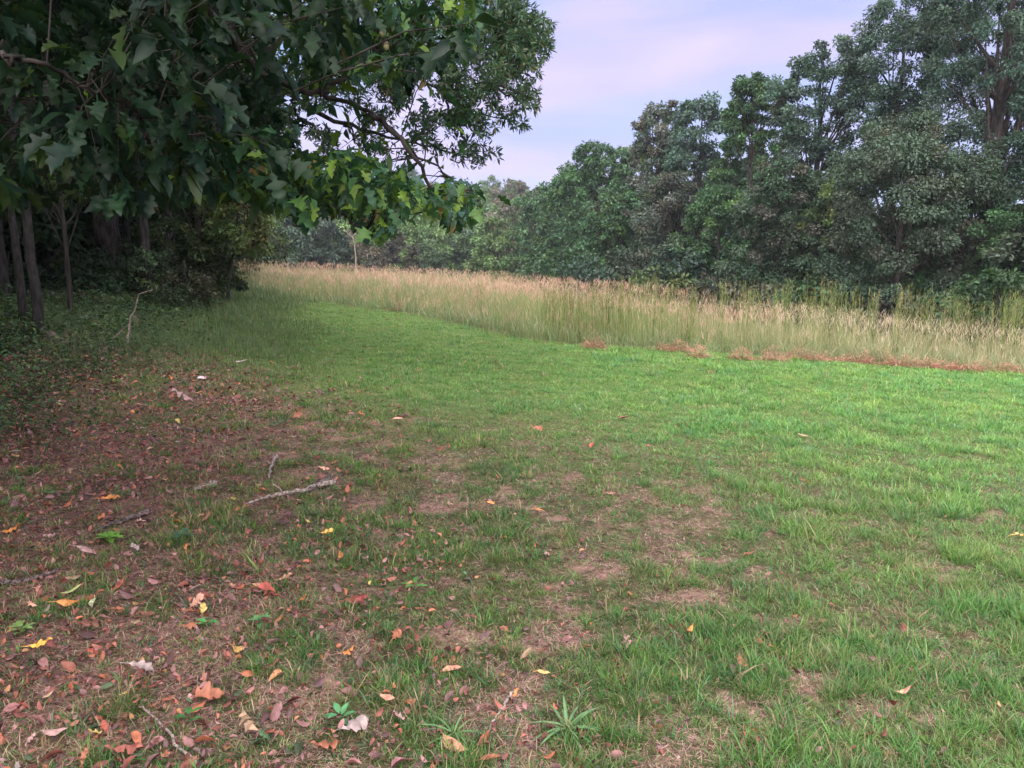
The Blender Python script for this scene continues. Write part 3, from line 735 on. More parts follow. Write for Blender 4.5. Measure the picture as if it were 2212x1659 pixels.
for i, lp in enumerate(fl):
    Q = limb(tb, lp, .07, .008, wob=.018, n=34, rg=rf, tp=1.5); ns.append(Q[8:])
    for k in range(9):
        j = rf.integers(10, 33); e = Q[j] + np.array([rf.uniform(-.2, 1.0), rf.uniform(-.5, .5), rf.uniform(-.6, .5)]) * 1.1
        u2, v2 = proj(e[None])
        if inpoly(u2, v2, PC)[0] and not inpoly(u2, v2, GAP)[0]: ns.append(limb(tb, [Q[j], (Q[j] + e) / 2 + rf.normal(size=3) * .08, e], .02, .005, wob=.03, n=9, seg=4, rg=rf))
NF = np.concatenate(ns)
# clusters gather round the branches, inside the silhouette
cand = NF[rf.integers(0, len(NF), 9000)] + rf.normal(size=(9000, 3)) * [.38, .5, .34]
uv = sample_poly(PC, 900, rf); cand = np.concatenate([cand, from_px(uv, rf.uniform(11.6, 14.6, 900))])
u2, v2 = proj(cand); ok = (inpoly(u2, v2, PC) | (v2 < -15)) 
hole = np.exp(-((u2 / K - 700) / 95) ** 2 - ((v2 / K - 265) / 55) ** 2) + .9 * np.exp(-((u2 / K - 950) / 95) ** 2 - ((v2 / K - 215) / 42) ** 2) + .7 * np.exp(-((u2 / K - 1100) / 40) ** 2 - ((v2 / K - 330) / 30) ** 2)
cl_n = vnoise(u2, v2, 13, 91)
pr_ = np.clip(.25 + 1.2 * smooth(.35, .7, cl_n) - hole * .75 + .5 * smooth(300, 0, v2 / K * 1.3) * smooth(850, 1000, u2 / K), .02, 1)
cand = cand[ok & (rf.random(len(cand)) < pr_)]
cand = cand[:4600]
bulk = norm(rf.normal(size=(1100, 3))) * rf.random((1100, 1)) ** .4 * [6, 5, 4.5] + base + [1.5, 0, 9.5]
u3, v3 = proj(bulk); bulk = bulk[(v3 < -20) | (u3 < 190)]
cand = np.concatenate([cand, bulk])
nl = 9; n = len(cand) * nl; pi = np.repeat(np.arange(len(cand)), nl)
u_ = norm(rf.normal(size=(n, 3)) + [.35, 0, -.1]); pos = cand[pi] + u_ * .02
cols = np.array([(.035, .075, .04), (.055, .10, .045), (.045, .085, .06), (.10, .10, .06)])
cr = MB(); cr.stamp(*T_narr, pos, frames(u_, norm(rf.normal(size=(n, 3)) * .6 + [0, 0, 1])), rf.uniform(.07, .135, n), cols[rf.choice(4, n, p=[.4, .3, .2, .1])] * (1 + rf.uniform(-.2, .2, (n, 1))))
loc(tb.build('trunk', M_bark, fo, True)); loc(cr.build('crown', M_tree, fo))
print('fine oak clusters', len(cand))

# ------------------------------------------------------------------ the woods on the left
WG_SHADE = [(0.014, 0.035, 0.0154), (0.021, 0.049, 0.0196), (0.0196, 0.0385, 0.0252), (0.035, 0.0595, 0.0175)]  # leaf colours below natural, the wood's shade put into them
WY = [(.045, .085, .028), (.07, .10, .034), (.08, .09, .035), (.035, .07, .028)]
def wtree(u, d, h, R_, label, seed, r0, z0=3.2, n=12000, cols=WG_SHADE, leaf=.2, shape='round', bark=None, **k):
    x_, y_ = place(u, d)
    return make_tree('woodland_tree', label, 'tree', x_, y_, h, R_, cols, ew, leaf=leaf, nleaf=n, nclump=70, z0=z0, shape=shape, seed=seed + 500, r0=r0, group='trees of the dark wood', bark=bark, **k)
# twin slim trunks near the left edge
for (u0, v0, u1, v1, lab, r) in ((24, 321, 14, 120, 'slim grey trunk leaning outward, leftmost of the close pair at the wood edge', .055), (39.5, 333, 27, 120, 'slim grey trunk, nearer and thicker one of the close pair at the wood edge', .066)):
    x_, y_ = gp(u0, v0)
    h = 8.5
    tw = make_tree('slim_tree', lab, 'tree', x_, y_, h, 2.0, WG_SHADE, ew, leaf=.18, nleaf=5000, nclump=40, z0=4.4, shape='round', r0=r, seed=int(u0) + 700, lean=(-.25, 0), bark=M_greybark, group='trees of the dark wood')
x_, y_ = gp(72, 317)
make_tree('sapling', 'thin sapling with a few yellow-green leaves beside the slim grey pair', 'tree', x_, y_, 4.2, .9, [(.16, .24, .03), (.10, .18, .03), (.20, .27, .04), (.05, .1, .03)], [.35, .3, .15, .2], leaf=.17, nleaf=420, nclump=16, z0=2.1, r0=.035, seed=720, group='trees of the dark wood', tmpl=T_oak[3])
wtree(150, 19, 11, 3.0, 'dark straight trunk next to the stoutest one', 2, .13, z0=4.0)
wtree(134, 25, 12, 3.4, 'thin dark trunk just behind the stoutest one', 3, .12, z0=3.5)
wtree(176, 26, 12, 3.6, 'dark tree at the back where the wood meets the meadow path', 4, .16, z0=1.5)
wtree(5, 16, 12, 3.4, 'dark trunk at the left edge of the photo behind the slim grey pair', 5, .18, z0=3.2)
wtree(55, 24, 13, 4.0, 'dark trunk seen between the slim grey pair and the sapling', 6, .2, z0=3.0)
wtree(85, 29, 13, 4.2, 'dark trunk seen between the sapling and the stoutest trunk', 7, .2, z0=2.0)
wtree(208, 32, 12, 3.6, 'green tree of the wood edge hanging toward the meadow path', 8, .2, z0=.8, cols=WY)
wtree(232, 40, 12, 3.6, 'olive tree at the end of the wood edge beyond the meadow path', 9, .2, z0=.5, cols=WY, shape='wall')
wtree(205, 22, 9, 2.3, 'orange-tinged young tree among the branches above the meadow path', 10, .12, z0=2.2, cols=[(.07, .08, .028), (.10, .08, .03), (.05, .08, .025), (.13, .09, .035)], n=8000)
wp = [wtree(-60, 22, 12, 4.2, 'unseen tree added beside or behind the camera to block sky light', 30, .2, z0=.5, n=15000, leaf=.26, shape='wall'), wtree(20, 32, 13, 4.5, 'unseen tree added beside or behind the camera to block sky light', 31, .22, z0=.5, n=15000, leaf=.3, shape='wall')]
rg = np.random.default_rng(8)
for o in wp: o['group'] = 'dark trees deep in the left wood'
for i, (xx_, yy_) in enumerate([(-10, -1.5), (-14, 1), (-15.5, -6), (-8.5, -6)]):  # unseen trees added beside and behind the camera to block sky light
    put(wp[i % 2], xx_, yy_, rg.uniform(.9, 1.1), rg.uniform(0, 6), 'unseen tree added beside or behind the camera to block sky light', 'dark trees deep in the left wood')
for i, (u, d) in enumerate([(70, 34), (120, 36), (160, 38), (-140, 18), (-240, 14), (-200, 24), (-20, 42), (60, 46), (120, 50), (170, 54), (205, 58), (-120, 34), (-300, 20), (95, 41), (30, 38), (-420, 12), (145, 44), (190, 47), (-500, 9), (-330, 30)]):
    x_, y_ = place(u, d); put(wp[i % 2], x_, y_, rg.uniform(.85, 1.15), rg.uniform(0, 6), 'unseen tree added beside or behind the camera to block sky light', 'dark trees deep in the left wood')
# understory
US = 'understory shrubs of the wood edge'
def ush(u, v, d, hp_, label, cols, seed, leaf=.1, z0=.15, n=None, tm=None, **k):
    x_, y_ = place(u, d); h = top_h(u, v, d); R_ = hp_ / FPX * d
    n = n or int(min(16000, 2.4 * 2 * R_ * h / (leaf * leaf * .3)))
    return make_tree('shrub', label, 'shrub', x_, y_, h, R_, cols, ew, leaf=leaf, nleaf=n, nclump=36, z0=z0, shape='wall', clump=.3, seed=seed + 800, group=US, visible_limbs=10, r0=.04, tmpl=tm, **k)
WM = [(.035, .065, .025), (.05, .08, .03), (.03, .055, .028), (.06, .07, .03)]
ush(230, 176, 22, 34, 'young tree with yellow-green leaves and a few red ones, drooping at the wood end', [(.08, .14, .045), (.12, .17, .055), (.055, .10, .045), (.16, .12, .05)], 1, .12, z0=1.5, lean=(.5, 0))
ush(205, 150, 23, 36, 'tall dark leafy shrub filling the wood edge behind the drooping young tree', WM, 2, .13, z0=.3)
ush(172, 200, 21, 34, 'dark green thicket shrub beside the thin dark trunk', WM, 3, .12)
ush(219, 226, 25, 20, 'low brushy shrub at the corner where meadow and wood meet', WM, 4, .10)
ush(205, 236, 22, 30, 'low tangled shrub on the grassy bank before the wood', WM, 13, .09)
ush(120, 225, 20, 34, 'dark thicket between the stoutest trunk and the sapling', WG_SHADE, 14, .13)
ush(75, 240, 19, 36, 'shadowy thicket behind the sapling and the slim grey pair', WG_SHADE, 15, .13)
ush(15, 250, 17, 36, 'black-green thicket at the left edge behind the slim grey pair', WG_SHADE, 16, .13)
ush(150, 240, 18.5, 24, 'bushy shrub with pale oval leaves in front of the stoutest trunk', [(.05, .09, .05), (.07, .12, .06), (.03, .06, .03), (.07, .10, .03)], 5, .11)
ush(95, 262, 17, 26, 'dark low shrub behind the sapling', WG_SHADE, 6, .12)
ush(52, 285, 15, 16, 'dark green shrub between the slim grey pair and the sapling', WG_SHADE, 7, .11)
ush(8, 305, 11.5, 26, 'shadowed green shrub at the foot of the slim grey pair', WG_SHADE, 8, .10)
ush(-20, 330, 9.5, 40, 'dark shrub at the left edge of the photo nearest the camera', WG_SHADE, 9, .10)
ush(125, 285, 19, 18, 'small dark shrub beside the hollow at the stoutest trunk', WG_SHADE, 10, .11)
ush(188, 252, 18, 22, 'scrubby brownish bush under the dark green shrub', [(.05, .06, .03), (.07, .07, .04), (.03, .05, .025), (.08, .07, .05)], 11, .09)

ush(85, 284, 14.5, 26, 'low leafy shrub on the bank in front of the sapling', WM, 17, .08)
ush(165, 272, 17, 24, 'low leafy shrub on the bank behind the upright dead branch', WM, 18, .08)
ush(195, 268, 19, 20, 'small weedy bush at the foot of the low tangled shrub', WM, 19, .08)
ush(22, 318, 10.5, 30, 'dark leafy shrub before the foot of the slim grey pair', WG_SHADE, 20, .09)
# weeds and ground cover along the wood edge, the wood's shade darkening their colours
x, y = fan_points(38000, 4.5, 30, .85, -.1)
keep = (rng.random(len(x)) < woods_amt(x, y) * .9 + .10 * smooth(.5, -1.5, x + .38 * y) * smooth(7, 10, y)) & ~in_meadow(x, y) & (x > -.80 * y - 1)
x, y = x[keep], y[keep]; n = len(x) * 3; x = np.repeat(x, 3) + rng.normal(size=n) * .04; y = np.repeat(y, 3) + rng.normal(size=n) * .04
hgt = rng.uniform(.03, .30, n) * (.35 + .9 * vnoise(x, y, .9, 15))
mb = MB()
d = norm(rng.normal(size=(n, 3)) * [1, 1, .35]); nr = norm(rng.normal(size=(n, 3)) * .4 + [0, 0, 1])
mb.stamp(*T_diam, np.stack([x, y, G(x, y) + hgt], -1), frames(d, nr), rng.uniform(.028, .065, n) * np.maximum(1, y / 8), mixc([(.035, .075, .03), (.05, .10, .038), (.045, .08, .048), (.09, .135, .045), (.025, .05, .022)], n))
tag(mb.build('ground_cover', M_tree), 'dark low weeds and creepers covering the wood floor', 'ground cover', kind='stuff')
# taller grass in front of the wood, canopy shade put into its colours
x, y = fan_points(190000, 6.5, 48, .62, 0)
e = -.30 * y - 1.0
keep = (rng.random(len(x)) < smooth(.9, -.7, x - (-.31 * y + .5) + 1.5 * (fnoise(x, y, 2.2, 18) - .5)) * smooth(8.5, 11.5, y) * .9) & ~in_meadow(x, y)
x, y = x[keep], y[keep]; n = len(x); mb = MB()
blades(mb, x, y, rng.uniform(.12, .40, n) * (.4 + .9 * vnoise(x, y, 1.2, 16)) * (.7 + .6 * smooth(14, 28, y)), rng.uniform(.003, .006, n) * np.maximum(1, y / 9), rng.uniform(0, .6, n), rng.uniform(0, 6.28, n),
       mixc([(.05, .10, .035), (.07, .125, .045), (.09, .12, .05)], n), mixc([(.075, .12, .045), (.10, .15, .06), (.17, .16, .09)], n), 3, droop=rng.uniform(.2, 1.2, n))
tag(mb.build('rough_grass', M_grass), 'longer shaded grass along the wood edge', 'grass', kind='stuff')

# ------------------------------------------------------------------ the meadow
def meadow_pts(n, y0, y1, half):
    x, y = fan_points(n, y0, y1, half); k = in_meadow(x, y); return x[k], y[k]
mb = MB()
x, y = meadow_pts(66000, 10, 84, .86)
ed = edge_dist(x, y)
keep = rng.random(len(x)) < (.22 + .78 * np.exp(-ed / 3.5))
x, y = x[keep], y[keep]; rep = rng.integers(1, 10, len(x)); mi = np.repeat(np.arange(len(x)), rep)
maz = rng.uniform(0, 6.28, len(x)); mh = rng.uniform(.72, 1.12, len(x)); mg = rng.uniform(0, 1, len(x))
n = len(mi); maz = maz[mi] + rng.normal(size=n) * .8; mh = mh[mi]; mg = mg[mi]
x = x[mi] + rng.normal(size=n) * .045 * np.maximum(1, y[mi] / 22); y = y[mi] + rng.normal(size=n) * .045
k_ = in_meadow(x, y); x, y, maz, mh, mg = x[k_], y[k_], maz[k_], mh[k_], mg[k_]; ed = edge_dist(x, y); n = len(x)
hz = fnoise(x, y, 5, 44)
H = (.98 + .50 * (hz - .5)) * smooth(-.6, 1.0, ed) * (1 + .05 * smooth(20, 40, y))
H = H * np.where(x < -6, .92, 1) * (1 - .20 * smooth(4, 10, x) * smooth(34, 24, y))
H = H * (1 + (.5 * (vnoise(x, y, .7, 48) - .5) + .25 * (vnoise(x, y, .25, 49) - .5)) * np.exp(-ed / 3))
L1 = H * rng.uniform(.5, 1.08, n) * mh
green = np.clip(smooth(.30, .60, .75 * fnoise(x, y, 4, 45) + .25 * mg) * (.60 + .35 * smooth(7, 0, x)) + .9 * np.exp(-((x - 2.6) / 2.0) ** 2 - ((y - 18) / 5.0) ** 2), 0, 1)
tan_c = mixc([(.42, .35, .24), (.50, .40, .30), (.36, .33, .20), (.50, .34, .28)], n)
grn_c = mixc([(.19, .27, .07), (.24, .31, .10), (.15, .23, .07), (.31, .33, .13)], n)
tip = tan_c * (1 - green[:, None] * .85) + grn_c * green[:, None] * .85
basec = mixc([(.16, .25, .08), (.22, .29, .12), (.12, .20, .06), (.34, .32, .19)], n)
W_ = rng.uniform(.0035, .007, n) * np.maximum(1, (y / 14))
blades(mb, x, y, L1, W_, np.abs(rng.normal(size=n)) * .19, maz, basec, tip, 4, droop=rng.uniform(0, 1.05, n) ** 1.6)
# airy seed heads, pinkish tan
m_ = rng.random(n) < .28 + .20 * smooth(14, 30, y)
x2, y2 = x[m_], y[m_]; k = len(x2)
z2 = G(x2, y2) + H[m_] * rng.uniform(.84, 1.12, k)
red = smooth(.45, .7, fnoise(x2, y2, 9, 47) + .30 * smooth(14, 28, y2))[:, None]
hc = mixc([(.52, .42, .31), (.60, .47, .36), (.46, .38, .24)], k) * (1 - red) + mixc([(.52, .32, .24), (.56, .36, .28)], k) * red
for r_ in range(2):
    aa = rng.uniform(0, 6.28, k)
    blades(mb, x2 + rng.normal(size=k) * .04, y2 + rng.normal(size=k) * .04, rng.uniform(.09, .22, k), rng.uniform(.004, .009, k) * np.maximum(1, (y2 / 16)), rng.uniform(.1, .8, k), aa, hc, hc * 1.05, 2, z0=z2 - rng.uniform(0, .22, k), droop=.5)
# blue-green arching leaves at the front foot
x, y = fan_points(130000, 10, 60, .86); ed = edge_dist(x, y)
kp = ((ed < 1.2) & in_meadow(x, y)) | ((ed < .3) & (rng.random(len(x)) < .45)); x, y = x[kp], y[kp]; n = len(x)
blades(mb, x, y, rng.uniform(.18, .62, n) * (.5 + vnoise(x, y, .7, 19)), rng.uniform(.008, .015, n) * np.maximum(1, y / 15), rng.uniform(.1, .9, n), rng.uniform(0, 6.28, n),
       mixc([(.10, .18, .07), (.14, .21, .10), (.22, .21, .12)], n), mixc([(.17, .27, .11), (.24, .32, .17), (.38, .35, .22), (.20, .30, .19)], n), 4, droop=rng.uniform(.4, 1.8, n))
tag(mb.build('meadow_grass', M_mead), 'waist-high meadow grass with pinkish tan seed heads', 'grass', kind='stuff')
print('meadow', mb.n)

# stalks that stand above the meadow
SG = 'tall stalks standing above the meadow'
stalks = [(1035, 22, 1.15), (1345, 21, 1.45), (1400, 20, 1.5), (1440, 22, 1.4), (1500, 20, 1.45), (1185, 17.6, 1.2), (1215, 17.2, 1.25), (1240, 17.4, 1.2), (1262, 17.0, 1.28), (1290, 17.3, 1.3), (1318, 17.0, 1.25), (1338, 17.2, 1.32), (1372, 17.1, 1.22), (1425, 17.2, 1.2), (1480, 16.9, 1.2), (1560, 20, 1.65), (1600, 19, 1.6), (1625, 20, 1.55), (1665, 19, 1.6), (1700, 20, 1.6), (1745, 18, 1.55), (1780, 18, 1.7), (1797, 19, 1.65),
          (1840, 18, 1.55), (1885, 18, 1.5), (1938, 16.4, 1.95), (1960, 18, 1.6), (2000, 18, 1.55), (2040, 19, 1.6), (2075, 18, 1.5), (2110, 18, 1.45), (2160, 17, 1.6), (2190, 17, 1.75), (2205, 18, 1.65)]
for i, (u, d, h) in enumerate(stalks):
    x_, y_ = place(u * K, d); h = h + (.14 if i != 25 else -.15); m = 26 if i != 25 else 16
    bx = rng.normal(size=m) * .13; by = rng.normal(size=m) * .13
    if i == 25: bx *= .3; by *= .3
    o_ = MB(); hh = h * rng.uniform(.72, 1.0, m)
    gcol = mixc([(.11, .16, .05), (.15, .20, .06), (.20, .21, .08)], m)
    blades(o_, bx, by, hh, rng.uniform(.009, .016, m), rng.uniform(0, .08, m), rng.uniform(0, 6.28, m), gcol, gcol * 1.2, 5, z0=np.zeros(m), droop=rng.uniform(0, .22, m))
    kk = m * 7; bi = np.repeat(np.arange(m), 7)
    blades(o_, bx[bi], by[bi], rng.uniform(.07, .16, kk), rng.uniform(.008, .014, kk), rng.uniform(.15, .7, kk), rng.uniform(0, 6.28, kk), gcol[bi], mixc([(.28, .24, .10), (.20, .22, .08), (.34, .24, .14)], kk), 2, z0=hh[bi] * rng.uniform(.55, .96, kk), droop=.4)
    st_ = 'its greenest patch, near its mown edge' if d < 18 and u < 1530 else 'the low shoulders of the skyline' if u < 1530 else 'the purplish oak' if u < 1760 else 'the wide cedar' if u < 2050 else 'the thick straight trunk'
    ob = o_.build('tall_grass_clump', M_mead); ob.location = (x_, y_, g(x_, y_))
    lab = {25: 'tallest single green column of grass rising from the meadow before the wide cedar', 0: 'lone green clump poking above the meadow before the low shoulder of the skyline'}.get(i, ('tall green stalks standing in the greenest patch of the meadow near its mown edge' if d < 18 and u < 1530 else 'green flowering grass stalks poking above the meadow before ' + st_))
    tag(ob, lab, 'tall grass', SG + ' before ' + st_ if i not in (0, 25) else None)

# reddish heaps of cut thatch along the meadow's foot
TP = [(860, 668, .35, 'small red-brown heap of dead grass at the meadow corner farthest from the camera'), (1283, 748, .30, 'small lone red-brown heap of dead grass below the greenest meadow patch'),
      (1455, 755, .55, 'red-brown heap of dead grass, second from the middle of the meadow edge'), (1510, 768, .28, 'tiny red-brown tuft of dead grass right of the second heap'), (1600, 772, .30, 'faint red-brown tuft of dead grass between two heaps'),
      (1670, 777, .35, 'pale orange tuft of dead grass just before the long heap'), (1760, 775, .95, 'long rust-red heap of dead grass with a dark gap under it'), (1905, 783, .55, 'rust-brown end of dead grass beside the widest heap'), (1970, 790, .8, 'widest red heap of dead grass under the tallest grass column'),
      (1845, 781, .45, 'thin rusty tuft of dead grass joining the long heap to the next one'), (2045, 795, .4, 'thin red tuft of dead grass just right of the widest heap'),
 (2090, 797, .35, 'low brown tuft of dead grass near the right edge'), (2160, 800, .75, 'red heap of dead grass at the right edge of the photo')]
for i, (u, v, w, lab) in enumerate(TP):
    x_, y_ = gp(u * K, v * K + 1.5); w = w * .8; m = int(1700 * w + 250); o_ = MB()
    a = rng.uniform(0, 6.28, m); r_ = np.sqrt(rng.random(m)); bx = np.cos(a) * r_ * w; by = np.sin(a) * r_ * .26 + .18 * (vnoise(bx * 1.0, bx * 0 + x_, .3, 27) - .5); kz = rng.random(m) < .25 + .9 * vnoise(bx, by, .18, 28)
    hz_ = .30 * (1 - r_ ** 2) * rng.uniform(.1, 1, m) * (.1 + 1.6 * vnoise(bx + x_, by, .22, 17))
    sp = rng.random(m) < .3; bx[sp] *= rng.uniform(1, 1.5, sp.sum()); by[sp] += rng.normal(size=sp.sum()) * .16; hz_[sp] *= .2
    c0 = mixc([(.50, .22, .16), (.38, .15, .11), (.56, .31, .22), (.24, .11, .09), (.30, .22, .13)], m)
    blades(o_, bx, by, rng.uniform(.08, .22, m), rng.uniform(.006, .012, m), rng.uniform(1.2, 9, m), rng.uniform(0, 6.28, m), c0, c0 * 1.1, 3, z0=hz_ + .005, droop=.4)
    qx = rng.uniform(-1.2, 1.2, 160) * w; qy = rng.uniform(-.32, .3, 160)
    ob = o_.build('dead_grass_heap', M_dry); ob.location = (x_, y_, g(x_, y_)); ob.rotation_euler = (0, .055, 0)
    tag(ob, lab, 'dead grass', 'heaps of dead grass along the meadow edge')

# ------------------------------------------------------------------ leaf litter (small stuff) and fallen leaves (things)
x, y = fan_points(340000, 1.3, 14, .85)
la = litter_amt(x, y); keep = (rng.random(len(x)) < np.maximum(np.maximum(la * (.06 + .42 * smooth(2.6, 4.8, y)), .16 * litter_amt(x - 1.1, y)) * (.3 + 1.2 * vnoise(x, y, .5, 92)), .022 * smooth(3.5, -1, x) * smooth(9, 6, y))) & (x > -6.5 - .5 * y)
x, y = x[keep], y[keep]; n = len(x)
LT = [(.46, .19, .10), (.22, .095, .075), (.36, .16, .11), (.17, .115, .11), (.33, .20, .185), (.42, .27, .12), (.06, .11, .05), (.10, .06, .055)]
lw = [.05, .24, .07, .20, .22, .02, .08, .12]
mb = MB()
T_curl = leaf_template([(0, .01), (.2, .16), (.5, .24), (.8, .15), (1, 0)], .9, .35, stalk=0); T_curl2 = leaf_template([(0, .01), (.2, .2), (.5, .28), (.8, .2), (1, 0)], -.5, -.4, stalk=0)
cols = np.array(LT)[rng.choice(8, n, p=lw)] * [.88, .70, .74] * (1 + rng.uniform(-.3, .3, (n, 1))); half = rng.random(n) < .5
P = np.stack([x, y, G(x, y) + rng.uniform(.004, .03, n)], -1); d = norm(rng.normal(size=(n, 3)) * [1, 1, .25]); R = frames(d, norm(rng.normal(size=(n, 3)) * .5 + [0, 0, 1]))
sz = rng.uniform(.012, .036, n) * (1 + .9 * (rng.random(n) < .12)) * np.maximum(1, y / 6)
mb.stamp(*T_curl, P[half], R[half], sz[half], cols[half]); mb.stamp(*T_curl2, P[~half], R[~half], sz[~half], cols[~half])
tag(mb.build('leaf_litter', M_dry), 'crumbled brown leaf litter under the overhanging oak', 'leaf litter', kind='stuff')

RUST, RED, PEACH, TAN, YEL, ORA, PINK, GRYT, BRN, PALE, GRN, DRED = (.34, .13, .075), (.33, .08, .055), (.56, .28, .20), (.38, .25, .165), (.48, .36, .12), (.55, .22, .07), (.42, .25, .235), (.33, .255, .24), (.20, .09, .065), (.52, .44, .41), (.12, .26, .12), (.22, .05, .045)
OAKF = OAKO
def fallen(u, v, size, col, label, kind='oak', group=None, rz=None, tilt=None, curl=None, rg=rng, xy=None):
    x_, y_ = xy if xy else gp(u * K, v * K)
    cu = curl if curl is not None else rg.uniform(-.5, .6); fo_ = rg.uniform(.2, .9) * rg.choice([-1, 1])
    ol = [(a + (rg.uniform(-.012, .012) if 0 < a < 1 else 0), w_ * rg.uniform(.7, 1.15)) for a, w_ in {'oak': OAKF, 'oval': OVAL, 'maple': MAPO}[kind]]
    T, F_ = leaf_template(ol, fo_, cu, .05 if kind != 'oval' else .02, stalk=.28)
    T[1::3, 1][:len(ol)] *= rg.uniform(.6, 1.1)
    T = T.copy(); T[:, 0] -= .5
    tw = rg.uniform(-1.2, 1.2) * T[:, 0]; yy, zz = T[:, 1].copy(), T[:, 2].copy()        # twist along the leaf
    T[:, 1] = yy * np.cos(tw) - zz * np.sin(tw); T[:, 2] = yy * np.sin(tw) + zz * np.cos(tw)
    T *= size; T[:, 2] -= T[:, 2].min()
    C = np.array(col)[None] * (1 + rg.uniform(-.22, .22, (len(T), 1)))
    if kind == 'oak': C[1::3] *= .9
    b_ = MB(); b_.add(T, F_, C)
    o = b_.build('fallen_leaf', M_dry); o.location = (x_, y_, g(x_, y_) + rg.uniform(.012, .028))
    o.rotation_euler = (rg.uniform(-.25, .25) if tilt is None else tilt, rg.uniform(-.3, .3), rg.uniform(0, 6.28) if rz is None else rz)
    return tag(o, label, 'fallen leaf', group)
